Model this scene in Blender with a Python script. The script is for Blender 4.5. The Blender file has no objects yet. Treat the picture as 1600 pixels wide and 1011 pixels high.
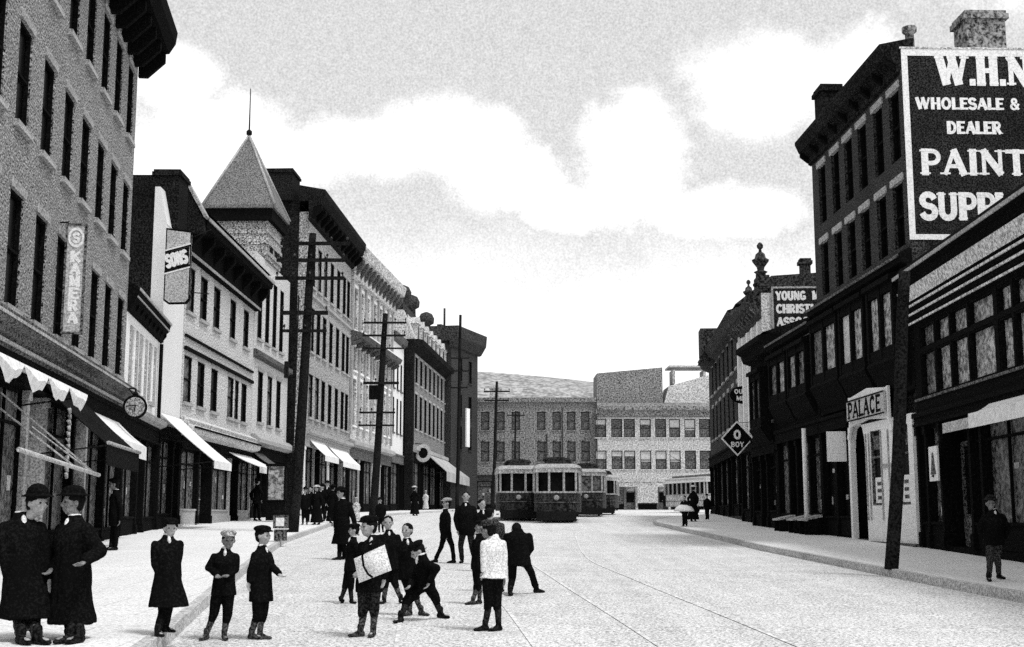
import bpy, bmesh, math, random
from mathutils import Vector, Matrix, noise as mnoise
R = random.Random(7)
C = bpy.context.scene.collection
PI = math.pi
# ------------------------------------------------------------ camera, sky, sun, exposure
TILT = math.atan(302.5/2000.0); CT, ST = math.cos(TILT), math.sin(TILT); CZ = 1.62
cam = bpy.data.cameras.new('camera'); cam.lens = 45.0; cam.sensor_width = 36.0
cam.clip_start = 0.1; cam.clip_end = 3000
co = bpy.data.objects.new('camera', cam); C.objects.link(co)
co.location = (0, 0, CZ); co.rotation_euler = (PI/2+TILT, 0, 0)
sc = bpy.context.scene; sc.camera = co
sc.view_settings.view_transform = 'Standard'; sc.view_settings.look = 'None'
sc.view_settings.gamma = 1; sc.view_settings.exposure = 0.6
sc.cycles.use_denoising = False
sc.cycles.max_bounces = 5; sc.cycles.diffuse_bounces = 3; sc.cycles.glossy_bounces = 2
SUN = Vector((0.45, -0.40, 1.1)).normalized()
sl = bpy.data.lights.new('sun', 'SUN'); sl.energy = 1.5; sl.angle = math.radians(12); sl.color = (1, 1, 1)
so = bpy.data.objects.new('sun', sl); C.objects.link(so); so.rotation_euler = SUN.to_track_quat('Z', 'Y').to_euler()
so.location = (0, 0, 60)

W = bpy.data.worlds.new('World'); sc.world = W; W.use_nodes = True
class NG:
    def __init__(s, nt): s.nt = nt
    def n(s, t, **k):
        o = s.nt.nodes.new(t)
        for a, b in k.items(): setattr(o, a, b)
        return o
    def l(s, a, b): s.nt.links.new(a, b)
    def put(s, sock, v):
        if isinstance(v, bpy.types.NodeSocket): s.l(v, sock)
        else: sock.default_value = v
    def m(s, op, a, b=0.0, c=0.0, clamp=False):
        o = s.n('ShaderNodeMath', operation=op); o.use_clamp = clamp
        s.put(o.inputs[0], a); s.put(o.inputs[1], b)
        if op in ('MULTIPLY_ADD', 'SMOOTH_MAX', 'SMOOTH_MIN'): s.put(o.inputs[2], c)
        return o.outputs[0]
    def ss(s, v, lo, hi, a=0.0, b=1.0):
        o = s.n('ShaderNodeMapRange', interpolation_type='SMOOTHSTEP')
        s.put(o.inputs[0], v); o.inputs[1].default_value = lo; o.inputs[2].default_value = hi
        o.inputs[3].default_value = a; o.inputs[4].default_value = b
        return o.outputs[0]
    def noise(s, vec, scale, detail=2.0, rough=0.5):
        o = s.n('ShaderNodeTexNoise'); s.l(vec, o.inputs['Vector']); o.inputs['Scale'].default_value = scale
        o.inputs['Detail'].default_value = detail; o.inputs['Roughness'].default_value = rough
        return o.outputs['Fac']
wt = W.node_tree; wt.nodes.clear(); g = NG(wt)
tc = g.n('ShaderNodeTexCoord').outputs['Generated']
sep = g.n('ShaderNodeSeparateXYZ'); g.l(tc, sep.inputs[0])
el = g.m('ARCSINE', sep.outputs[2]); az = g.m('ARCTAN2', sep.outputs[0], sep.outputs[1])
sky = g.n('ShaderNodeTexSky', sky_type='NISHITA'); sky.sun_disc = False
sky.sun_elevation = math.asin(SUN.z); sky.sun_rotation = math.atan2(SUN.x, SUN.y)
bw = g.n('ShaderNodeRGBToBW'); g.l(sky.outputs[0], bw.inputs[0])
# clouds: soft banks given by azimuth, elevation and half-widths in degrees, edges broken by noise
BANKS = [(-15.4,18.7,1.6,1.2),(-13.3,16.3,3.0,1.6),(-10.0,15.8,3.4,1.2),(-7.0,16.3,3.0,1.1),(-3.4,16.8,2.9,1.2),
 (-0.2,15.0,2.0,1.2),(2.2,13.8,1.6,0.8),(5.4,16.0,1.9,2.1),(11.6,18.8,2.4,1.7),(9.6,13.3,2.4,0.8),(-16,13,3.0,3.2),
 (16,17.5,2.0,2.5),(30,25,9,4),(-35,30,12,5),(50,14,12,5),(-60,18,14,7),(100,30,25,9),(-120,35,30,9),(170,28,30,10),(60,50,25,10),(-30,60,30,8)]
nz = g.noise(tc, 13.0, 6.0, 0.6); nz2 = g.noise(tc, 38.0, 5.0, 0.65)
mk = None
for a0, e0, ra, re in BANKS:
    k = PI/180
    da = g.m('DIVIDE', g.m('SUBTRACT', az, a0*k), ra*k*1.25); de = g.m('DIVIDE', g.m('SUBTRACT', el, e0*k), re*k*1.25)
    d = g.m('SUBTRACT', 1.0, g.m('SQRT', g.m('ADD', g.m('MULTIPLY', da, da), g.m('MULTIPLY', de, de))))
    mk = d if mk is None else g.m('SMOOTH_MAX', mk, d, 0.15)
mk = g.m('ADD', mk, g.m('MULTIPLY', g.m('SUBTRACT', nz, 0.5), 1.5))
mk = g.m('ADD', mk, g.m('MULTIPLY', g.m('SUBTRACT', nz2, 0.5), 0.9))
cl = g.ss(mk, -0.42, 0.34)
low = g.ss(g.m('ADD', el, g.m('MULTIPLY', g.m('SUBTRACT', nz, 0.5), 0.09)), 0.245, 0.15)
cl = g.m('MAXIMUM', cl, low)
fine = g.noise(tc, 620.0, 2.0, 0.7); fine2 = g.noise(tc, 140.0, 4.0, 0.6)
grain = g.m('ADD', g.m('MULTIPLY', g.m('SUBTRACT', fine, 0.5), 1.0), g.m('MULTIPLY', g.m('SUBTRACT', fine2, 0.5), 0.22))
base = g.m('ADD', g.m('MULTIPLY', bw.outputs[0], 0.35), 4.1)
grey = g.m('MULTIPLY', base, g.m('ADD', 1.0, grain))
val = g.n('ShaderNodeMix', data_type='FLOAT'); g.l(cl, val.inputs[0]); g.l(grey, val.inputs[2])
g.l(g.m('ADD', 8.2, g.m('MULTIPLY', grain, 3.0)), val.inputs[3])
bg = g.n('ShaderNodeBackground'); g.l(val.outputs[0], bg.inputs[0]); bg.inputs[1].default_value = 0.1
g.l(bg.outputs[0], g.n('ShaderNodeOutputWorld').inputs[0])

# ------------------------------------------------------------ survey helpers: a sight line through the old lens meets a plane of given distance
def ray(px, py):
    u = px-800.0; v = 505.5-py
    return u, 2000*CT-v*ST, 2000*ST+v*CT
def at(px, py, Y):
    x, y, z = ray(px, py); k = Y/y
    return Vector((x*k, Y, CZ+z*k))
def lerp_tab(T, y):
    if y <= T[0][0]: return T[0][1]
    for (a, b), (c, d) in zip(T, T[1:]):
        if y <= c: return b+(d-b)*(y-a)/(c-a)
    return T[-1][1]
KL = [(-10,-2.2),(5,-2.7),(14,-3.65),(20,-4.5),(30,-5.8),(40,-7.0),(59,-8.2),(88,-8.0),(110,-6.4),(140,-4.2)]
KR = [(-10,8.2),(5,7.8),(18.7,7.4),(24,7.15),(35,6.75),(61,6.7),(66,7.2),(74,9.2),(84,13.5),(92,22)]
def gz(Y): return .0205*Y if Y < 80 else (1.64+.012*(Y-80) if Y < 160 else 2.6)
KH = 0.15
def gh(X, Y):
    h = gz(Y)
    if X < lerp_tab(KL, Y) or (X > lerp_tab(KR, Y) and Y < 90): h += KH
    return h
def gnd(px, py):
    lo, hi = 3.0, 300.0
    for _ in range(50):
        m = (lo+hi)/2; p = at(px, py, m)
        if p.z > gh(p.x, p.y): lo = m
        else: hi = m
    return at(px, py, lo)
# ------------------------------------------------------------ materials (all grey: the print has no colour)
MC = {}
def mat(name, v, amp=0.35, scale=30.0, rough=0.9, bump=0.25, spec=0.10, brick=None, big=0.25, bigscale=0.6, streak=0, slabs=None):
    if v < .03: spec = min(spec, .02)
    if name in MC: return MC[name]
    m = bpy.data.materials.new(name); m.use_nodes = True; nt = m.node_tree; nt.nodes.clear(); q = NG(nt)
    out = q.n('ShaderNodeOutputMaterial'); b = q.n('ShaderNodeBsdfPrincipled'); q.l(b.outputs[0], out.inputs[0])
    b.inputs['Roughness'].default_value = rough; b.inputs['Specular IOR Level'].default_value = spec
    t = q.n('ShaderNodeTexCoord').outputs['Object']
    n1 = q.noise(t, scale, 2.0, 0.8); n2 = q.noise(t, bigscale, 4.0, 0.6)
    f = q.m('ADD', 1.0, q.m('MULTIPLY', q.ss(n1, 0.33, 0.67, -1.0, 1.0), amp*1.55))
    f = q.m('MULTIPLY', f, q.m('ADD', 1.0, q.m('MULTIPLY', q.m('SUBTRACT', n2, 0.5), big*4)))
    h = n1
    if streak:   # ruts and swept dirt drawn out along the street
        mp = q.n('ShaderNodeMapping'); q.l(t, mp.inputs[0]); mp.inputs['Scale'].default_value = (2.6, .10, 1)
        f = q.m('MULTIPLY', f, q.m('ADD', 1.0, q.m('MULTIPLY', q.m('SUBTRACT', q.noise(mp.outputs[0], 1.0, 5.0, 0.65), 0.5), streak)))
    if slabs:
        bt = q.n('ShaderNodeTexBrick'); q.l(t, bt.inputs['Vector']); bt.inputs['Scale'].default_value = 1.0; bt.inputs['Brick Width'].default_value = slabs[0]; bt.inputs['Row Height'].default_value = slabs[1]
        bt.inputs['Mortar Size'].default_value = .018; bt.inputs['Color1'].default_value = (.97,)*3+(1,); bt.inputs['Color2'].default_value = (1.03,)*3+(1,); bt.inputs['Mortar'].default_value = (slabs[2],)*3+(1,)
        f = q.m('MULTIPLY', f, bt.outputs['Color'])
    if brick:
        sp = q.n('ShaderNodeSeparateXYZ'); q.l(t, sp.inputs[0]); cb = q.n('ShaderNodeCombineXYZ')
        q.l(q.m('ADD', sp.outputs[0], sp.outputs[1]), cb.inputs[0]); q.l(sp.outputs[2], cb.inputs[1])
        bt = q.n('ShaderNodeTexBrick'); q.l(cb.outputs[0], bt.inputs['Vector']); bt.inputs['Scale'].default_value = 1.0
        bt.inputs['Brick Width'].default_value = brick[0]; bt.inputs['Row Height'].default_value = brick[1]
        bt.inputs['Mortar Size'].default_value = brick[1]*.16
        bt.inputs['Color1'].default_value = (.75,)*3+(1,); bt.inputs['Color2'].default_value = (1.2,)*3+(1,)
        bt.inputs['Mortar'].default_value = (brick[2],)*3+(1,)
        f = q.m('MULTIPLY', f, bt.outputs['Color']); h = q.m('ADD', q.m('MULTIPLY', n1, .5), q.m('MULTIPLY', bt.outputs['Fac'], -1.0))
    f = q.m('MAXIMUM', q.m('MINIMUM', q.m('MULTIPLY', f, v), 0.92), 0.004)
    cc = q.n('ShaderNodeCombineColor')
    for i in range(3): q.l(f, cc.inputs[i])
    q.l(cc.outputs[0], b.inputs['Base Color'])
    if bump:
        bp = q.n('ShaderNodeBump'); bp.inputs['Strength'].default_value = bump; bp.inputs['Distance'].default_value = 0.02
        q.l(h, bp.inputs['Height']); q.l(bp.outputs[0], b.inputs['Normal'])
    MC[name] = m
    return m
# ------------------------------------------------------------ mesh helpers
class MB:
    def __init__(s): s.v = []; s.f = []; s.sm = []
    def quad(s, *p): s.poly(p)
    def poly(s, p, smooth=False):
        k = len(s.v); s.v += [tuple(q) for q in p]; s.f.append(tuple(range(k, k+len(p)))); s.sm.append(smooth)
    def box(s, x0, x1, y0, y1, z0, z1):
        k = len(s.v)
        s.v += [(x0,y0,z0),(x1,y0,z0),(x1,y1,z0),(x0,y1,z0),(x0,y0,z1),(x1,y0,z1),(x1,y1,z1),(x0,y1,z1)]
        for f in ((0,3,2,1),(4,5,6,7),(0,1,5,4),(1,2,6,5),(2,3,7,6),(3,0,4,7)): s.f.append(tuple(k+i for i in f)); s.sm.append(False)
    def hexa(s, P):   # 8 points bottom ring then top ring
        k = len(s.v); s.v += [tuple(p) for p in P]
        for f in ((0,3,2,1),(4,5,6,7),(0,1,5,4),(1,2,6,5),(2,3,7,6),(3,0,4,7)): s.f.append(tuple(k+i for i in f)); s.sm.append(False)
    def prism(s, pts, x0, x1, ax=0):   # closed profile (a,b) extruded along an axis
        def P(a, b, t): return (t, a, b) if ax == 0 else ((a, t, b) if ax == 1 else (a, b, t))
        n = len(pts); k = len(s.v); s.v += [P(a, b, x0) for a, b in pts]+[P(a, b, x1) for a, b in pts]
        s.f.append(tuple(range(k+n-1, k-1, -1))); s.f.append(tuple(range(k+n, k+2*n))); s.sm += [False]*2
        for i in range(n): s.f.append((k+i, k+(i+1) % n, k+n+(i+1) % n, k+n+i)); s.sm.append(False)
    def tube(s, a, b, ra, rb=None, n=10, caps=True):
        rb = ra if rb is None else rb; a, b = Vector(a), Vector(b); d = (b-a).normalized()
        u = d.orthogonal().normalized(); w = d.cross(u); k = len(s.v)
        for c, r in ((a, ra), (b, rb)):
            for i in range(n): t = 2*PI*i/n; s.v.append(tuple(c+u*(r*math.cos(t))+w*(r*math.sin(t))))
        for i in range(n): s.f.append((k+i, k+(i+1) % n, k+n+(i+1) % n, k+n+i)); s.sm.append(True)
        if caps: s.f.append(tuple(range(k+n-1, k-1, -1))); s.f.append(tuple(range(k+n, k+2*n))); s.sm += [False]*2
    def lathe(s, prof, cx=0, cy=0, n=16, z=0):
        k = len(s.v); m = len(prof)
        for r, h in prof:
            for i in range(n): t = 2*PI*i/n; s.v.append((cx+r*math.cos(t), cy+r*math.sin(t), z+h))
        for j in range(m-1):
            for i in range(n): s.f.append((k+j*n+i, k+j*n+(i+1) % n, k+(j+1)*n+(i+1) % n, k+(j+1)*n+i)); s.sm.append(True)
        s.f.append(tuple(range(k+n-1, k-1, -1))); s.f.append(tuple(range(k+(m-1)*n, k+m*n))); s.sm += [False]*2
    def mesh(s, name, m):
        me = bpy.data.meshes.new(name); me.from_pydata(s.v, [], s.f)
        me.polygons.foreach_set('use_smooth', s.sm); me.materials.append(m); me.update()
        return me
    def obj(s, name, m, parent=None, loc=None, rot=None):
        o = bpy.data.objects.new(name, s.mesh(name, m)); C.objects.link(o)
        if parent: o.parent = parent
        if loc is not None: o.location = loc
        if rot is not None: o.rotation_euler = rot
        return o
def inst(name, me, parent=None, loc=(0,0,0), rot=(0,0,0)):
    o = bpy.data.objects.new(name, me); C.objects.link(o); o.parent = parent; o.location = loc; o.rotation_euler = rot
    return o
def tag(o, label, cat, group=None):
    o['label'] = label; o['category'] = cat
    if group: o['group'] = group
    return o
def thing(name, label, cat, loc, rotz=0, group=None):
    o = bpy.data.objects.new(name, None); C.objects.link(o); o.location = loc; o.rotation_euler = (0, 0, rotz)
    o.empty_display_size = .3
    return tag(o, label, cat, group)
# ------------------------------------------------------------ sign writing: strokes with optional slab serifs
def arc(cx, cy, rx, ry, a0, a1, n=10): return [(cx+rx*math.cos(math.radians(a0+(a1-a0)*i/n)), cy+ry*math.sin(math.radians(a0+(a1-a0)*i/n))) for i in range(n+1)]
# letter: width, strokes [(points, weight)], serif spots [(x, y)]
LT = {
 'I': (.42, [([(.21,0),(.21,1)],2)], [(.21,0),(.21,1)]),
 'T': (.8, [([(.4,0),(.4,1)],2),([(.04,.95),(.76,.95)],1)], [(.4,0)]),
 'L': (.68, [([(.16,0),(.16,1)],2),([(.16,.05),(.64,.05)],1)], [(.16,1)]),
 'E': (.7, [([(.16,0),(.16,1)],2),([(.16,.05),(.66,.05)],1),([(.16,.52),(.56,.52)],1),([(.16,.95),(.66,.95)],1)], []),
 'H': (.86, [([(.18,0),(.18,1)],2),([(.68,0),(.68,1)],2),([(.18,.5),(.68,.5)],1)], [(.18,0),(.18,1),(.68,0),(.68,1)]),
 'N': (.92, [([(.17,0),(.17,1)],1),([(.17,.97),(.75,.03)],2),([(.75,0),(.75,1)],1)], [(.17,0),(.17,1),(.75,1)]),
 'M': (1.04, [([(.15,0),(.18,1)],1),([(.18,1),(.5,.08)],2),([(.5,.08),(.84,1)],1),([(.84,1),(.88,0)],2)], [(.15,0),(.88,0)]),
 'W': (1.22, [([(.1,1),(.36,.02)],2),([(.36,.02),(.6,.95)],1),([(.58,1),(.84,.02)],2),([(.84,.02),(1.1,1)],1)], [(.1,1),(.6,1),(1.1,1)]),
 'A': (.9, [([(.12,0),(.45,.98)],1),([(.45,.98),(.78,0)],2),([(.26,.33),(.64,.33)],1)], [(.12,0),(.78,0)]),
 'P': (.76, [([(.18,0),(.18,1)],2),([(.18,.95),(.4,.95)]+arc(.42,.7,.24,.25,90,-90)+[(.18,.45)],1.3)], [(.18,0),(.18,1)]),
 'R': (.84, [([(.18,0),(.18,1)],2),([(.18,.95),(.4,.95)]+arc(.42,.72,.23,.23,90,-90)+[(.18,.49)],1.3),([(.4,.49),(.7,.02)],1.7)], [(.18,0),(.74,0)]),
 'B': (.8, [([(.18,0),(.18,1)],2),([(.18,.95)]+arc(.4,.74,.22,.21,90,-90)+[(.18,.53)],1.3),([(.18,.5)]+arc(.42,.27,.25,.22,90,-90)+[(.18,.05)],1.3)], []),
 'D': (.86, [([(.18,0),(.18,1)],2),([(.18,.95)]+arc(.36,.5,.34,.45,90,-90)+[(.18,.05)],1.4)], []),
 'S': (.7, [(arc(.35,.73,.24,.22,20,270,12)[:-1]+arc(.35,.27,.26,.23,90,-160,12),1.6)], []),
 'U': (.86, [([(.18,1),(.18,.35)]+arc(.43,.32,.25,.28,180,360)+[(.68,1)],1.6)], [(.18,1),(.68,1)]),
 'O': (.9, [(arc(.45,.5,.3,.45,0,360,20),1.6)], []),
 'Q': (.9, [(arc(.45,.5,.3,.45,0,360,20),1.6)], []),
 'C': (.84, [(arc(.46,.5,.31,.45,45,315,16),1.6)], []),
 'G': (.88, [(arc(.46,.5,.31,.45,45,330,16),1.6),([(.5,.42),(.76,.42),(.76,.1)],1.2)], []),
 'K': (.84, [([(.18,0),(.18,1)],2),([(.2,.4),(.72,.98)],1),([(.34,.56),(.74,.02)],1.7)], [(.18,0),(.18,1)]),
 'Y': (.84, [([(.42,0),(.42,.5)],2),([(.42,.48),(.1,1)],1.6),([(.42,.48),(.74,1)],1)], [(.42,0)]),
 '&': (.9, [(arc(.4,.76,.17,.19,-50,230,12)+[(.74,.03)],1.3),(arc(.38,.27,.24,.24,120,350,12)+[(.76,.5)],1.2)], []),
 '.': (.34, [([(.1,.07),(.24,.07)],1.6)], []), ' ': (.45, [], []), '1': (.42, [([(.21,0),(.21,1)],2)], []), '0': (.7, [(arc(.35,.5,.24,.45,0,360,18),1.4)], []),
}
def write(text, m, parent, origin, ux, uz, h, wt=.09, serif=False, width=None, name='lettering', bend=0):
    """letters lie in the plane spanned by ux (reading direction) and uz (up); they stand 1 cm proud"""
    ux, uz = Vector(ux).normalized(), Vector(uz).normalized(); nn = ux.cross(uz); mb = MB(); org = Vector(origin)
    tot = sum(LT[c][0] for c in text)*h; kx = (width/tot if width else 1.0); x = 0; j = 0
    for c in text:
        w, st, sf = LT[c]
        segs = []
        for pts, wg in st:
            for a, b in zip(pts, pts[1:]): segs.append((a, b, wg*wt/2*(1 if wg > 1 else 1.15)))
        for sx, sy in (sf if serif else []):
            yy = .035 if sy < .5 else .965
            segs.append(((sx-.17, yy), (sx+.17, yy), .035))
        for a, b, hw in segs:
            A = Vector(((x+a[0]*h)*kx, a[1]*h)); B_ = Vector(((x+b[0]*h)*kx, b[1]*h)); d = (B_-A)
            if d.length < 1e-5: continue
            d.normalize(); e = Vector((-d.y, d.x))*hw*h; A -= d*hw*h*.35; B_ += d*hw*h*.35; j += 1
            t = .004+.0007*(j % 9)
            P = [A-e, B_-e, B_+e, A+e]
            fr = [org+ux*p.x+uz*p.y+nn*t for p in P]; bk = [org+ux*p.x+uz*p.y+nn*0.0008 for p in P]
            mb.hexa(bk+fr)
        x += w*h
    if bend:
        pass
    return mb.obj(name, m, parent)
# ------------------------------------------------------------ materials used
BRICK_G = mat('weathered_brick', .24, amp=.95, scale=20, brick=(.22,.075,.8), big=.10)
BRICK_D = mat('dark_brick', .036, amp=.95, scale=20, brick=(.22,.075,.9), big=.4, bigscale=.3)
BRICK_DS = mat('black_brick', .012, amp=1.0, scale=16, brick=(.22,.075,1.2), big=.5, bigscale=.4)  # near black; on camera-facing house flanks it carries their shade as colour
BRICK_M = mat('pale_brick', .36, amp=.6, scale=10, brick=(.22,.075,.85), big=.12)
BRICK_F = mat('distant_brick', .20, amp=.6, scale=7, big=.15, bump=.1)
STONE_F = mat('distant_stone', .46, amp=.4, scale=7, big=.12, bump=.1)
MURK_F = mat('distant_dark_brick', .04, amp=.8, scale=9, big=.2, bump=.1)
PLAST = mat('white_plaster', .74, amp=.07, scale=14, big=.05)
PLASTG = mat('pale_render', .52, amp=.5, scale=14, big=.08)
STONE = mat('light_stone', .56, amp=.38, scale=12, big=.1)
STONE_O = mat('carved_stone', .52, amp=.5, scale=7, big=.25, bigscale=1.2)
TRIM = mat('painted_trim', .36, amp=.35, scale=18)
TRIMW = mat('white_paint', .84, amp=.12, scale=20, big=.08)
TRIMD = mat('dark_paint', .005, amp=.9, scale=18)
TRIMM = mat('grey_paint', .10, amp=.8, scale=16, big=.3)
GLASS = mat('dark_glass', .005, amp=.3, scale=3, rough=.3, spec=.06, bump=0, big=.3)
GLASSL = mat('sky_toned_glass', .30, amp=.5, scale=6, rough=.4, spec=.2, bump=0, big=.35, bigscale=.8)  # pale grey pane colour stands in for reflected sky
GLASSM = mat('mid_grey_glass', .10, amp=.6, scale=6, rough=.35, spec=.2, bump=0, big=.45, bigscale=1.0)  # mid grey pane tone with broad noise mottling
BLIND = mat('roller_blind', .5, amp=.15, scale=10)
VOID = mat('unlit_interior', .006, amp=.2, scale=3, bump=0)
WOOD = mat('tarred_pole', .014, amp=.5, scale=20, big=.2)
IRON = mat('black_iron', .012, amp=.4, scale=30, rough=.6, spec=.4)
CANVAS = mat('white_canvas', .82, amp=.1, scale=10, big=.08, bump=.1)
CANVASD = mat('dark_canvas', .01, amp=.5, scale=14)
CANVASG = mat('grey_canvas', .4, amp=.2, scale=8)
TOWERM = mat('tower_boarding', .30, amp=.7, scale=11, big=.3, bigscale=1.2)
SLATE = mat('slate', .15, amp=.55, scale=16, big=.12)
SIGND = mat('black_sign_paint', .022, amp=1.0, scale=24, big=.5, bigscale=.5)
SIGNW = mat('white_lettering', .85, amp=.15, scale=18, big=.1)
SIGNG = mat('grey_sign_paint', .46, amp=.3, scale=18, big=.15)
GREYL = mat('faded_lettering', .3, amp=.5, scale=14)
ROADM = mat('road_dust', .62, amp=.42, scale=30, big=.16, bigscale=1.1, bump=.5, streak=.55)
WALKM = mat('pavement_slabs', .78, amp=.22, scale=26, big=.08, bigscale=.5, bump=.2, slabs=(1.5,1.2,.8))
KERBM = mat('kerb_stone', .5, amp=.3, scale=22, big=.2, bigscale=.7)
RAILM = mat('worn_rail', .68, amp=.25, scale=9, rough=.6)
HILLM = mat('far_hillside', .3, amp=.25, scale=.3, bump=0)
# ------------------------------------------------------------ the ground: one sheet, pavements as raised sheets
ys = [-30,-10,0]+[5+2.5*i for i in range(38)]+[110,125,140,160,220,400,900]
mb = MB()
xs = [-600,-120,-40]+[-20+2.5*i for i in range(17)]+[40,120,600]
for a, b in zip(ys, ys[1:]):
    for c, d in zip(xs, xs[1:]): mb.quad((c,a,gz(a)), (d,a,gz(a)), (d,b,gz(b)), (c,b,gz(b)))
road = mb.obj('road', ROADM); road['kind'] = 'structure'
def walk(name, K, side, y0, y1, outer):
    st = [y for y in sorted(set([y0, y1]+[y0+2*i for i in range(int((y1-y0)/2))]+[k for k, _ in K])) if y0 <= y <= y1]
    m1, m2 = MB(), MB(); kw = .13
    for a, b in zip(st, st[1:]):
        ka, kb = lerp_tab(K, a), lerp_tab(K, b); za, zb = gz(a)+KH, gz(b)+KH
        ia, ib = ka+side*kw, kb+side*kw
        P = [(ia,a,za), (outer,a,za), (outer,b,zb), (ib,b,zb)]
        if side < 0: P = [P[0], P[3], P[2], P[1]]
        m1.poly(P)
        lo = .25
        q = [(ka,a,za-lo-.02),(ia,a,za-lo-.02),(ib,b,zb-lo-.02),(kb,b,zb-lo-.02),(ka,a,za+.004),(ia,a,za+.004),(ib,b,zb+.004),(kb,b,zb+.004)]
        if side < 0: q = [q[i] for i in (1,0,3,2,5,4,7,6)]
        m2.hexa(q)
    o = m1.obj(name, WALKM); o['kind'] = 'structure'
    k = m2.obj('kerb', KERBM); k['kind'] = 'structure'
walk('pavement', KL, -1, -10, 140, -32)
walk('pavement', KR, 1, -10, 84, 34)
# tram rails let into the road
TR = [(4,2.75),(10,2.5),(16,2.1),(24,1.5),(31,1.1),(45,1.5),(60,2.1),(72,3.0),(82,4.8),(92,7.5),(104,12),(118,20)]
def spline(T, y):
    for i in range(len(T)-1):
        if y <= T[i+1][0]:
            p0 = T[max(i-1,0)]; p1 = T[i]; p2 = T[i+1]; p3 = T[min(i+2,len(T)-1)]; t = (y-p1[0])/(p2[0]-p1[0])
            m1 = (p2[1]-p0[1])/(p2[0]-p0[0])*(p2[0]-p1[0]); m2 = (p3[1]-p1[1])/(p3[0]-p1[0])*(p2[0]-p1[0])
            return (2*t**3-3*t*t+1)*p1[1]+(t**3-2*t*t+t)*m1+(-2*t**3+3*t*t)*p2[1]+(t**3-t*t)*m2
    return T[-1][1]
for off in (0, -2.75):
    mb = MB(); n = 110
    for rr in (-.72, .72):
        pr = None
        for i in range(n+1):
            y = 4+(112-4)*i/n; x = spline(TR, y)+off+rr*math.hypot(1, (spline(TR, y+.3)-spline(TR, y))/.3); z = gz(y)+.008
            cur = ((x-.025, y, z), (x+.025, y, z))
            if pr: mb.quad(pr[0], pr[1], cur[1], cur[0])
            pr = cur
    o = mb.obj('tram_rails', RAILM); o['kind'] = 'structure'
# hill beyond the rooftops
mb = MB(); N = 40; M = 8
for i in range(N):
    for j in range(M):
        def H(i, j):
            x = -170+8.5*i; y = 380+30*j; t = j/M
            h = 70*math.sin(min(1, t*1.4)*PI/2)*(1-.0022*max(0, x+40))*(.86+.14*mnoise.noise(Vector((x*.01, y*.01, 0))))*(1 if x < 90 else max(0, 1-(x-90)/80))
            return (x, y, 3+h)
        mb.poly([H(i,j), H(i+1,j), H(i+1,j+1), H(i,j+1)], True)
hill = mb.obj('hill', HILLM); hill['kind'] = 'structure'

# ------------------------------------------------------------ building kit. local x runs left to right as seen from the street, y into the building
WC = {}
def win_mesh(w, h, fr, gl, style, d):
    key = (round(w,2), round(h,2), fr.name, gl.name, style)
    if key in WC: return WC[key]
    F = MB(); t = .07
    F.box(-w/2, -w/2+t, d-.05, d+.04, 0, h); F.box(w/2-t, w/2, d-.05, d+.04, 0, h)
    F.box(-w/2+t, w/2-t, d-.05, d+.04, h-t, h); F.box(-w/2+t, w/2-t, d-.05, d+.04, 0, t)
    if style in ('sash', 'sash2'): F.box(-w/2+t, w/2-t, d-.045, d+.02, h*.5-.03, h*.5+.03)
    if style == 'sash2': F.box(-.02, .02, d-.04, d+.02, t, h-t)
    if style == 'tall': F.box(-w/2+t, w/2-t, d-.045, d+.02, h*.68-.04, h*.68+.04)
    P = MB(); P.box(-w/2+t*.5, w/2-t*.5, d+.05, d+.06, t*.5, h-t*.5)
    S = MB(); S.box(-w/2-.1, w/2+.1, -.11, d-.06, -.13, 0)
    L = MB(); L.box(-w/2-.1, w/2+.1, -.045, d*.5, h, h+.2)
    WC[key] = (F.mesh('window', fr), P.mesh('pane', gl), S, L)
    return WC[key]
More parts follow.
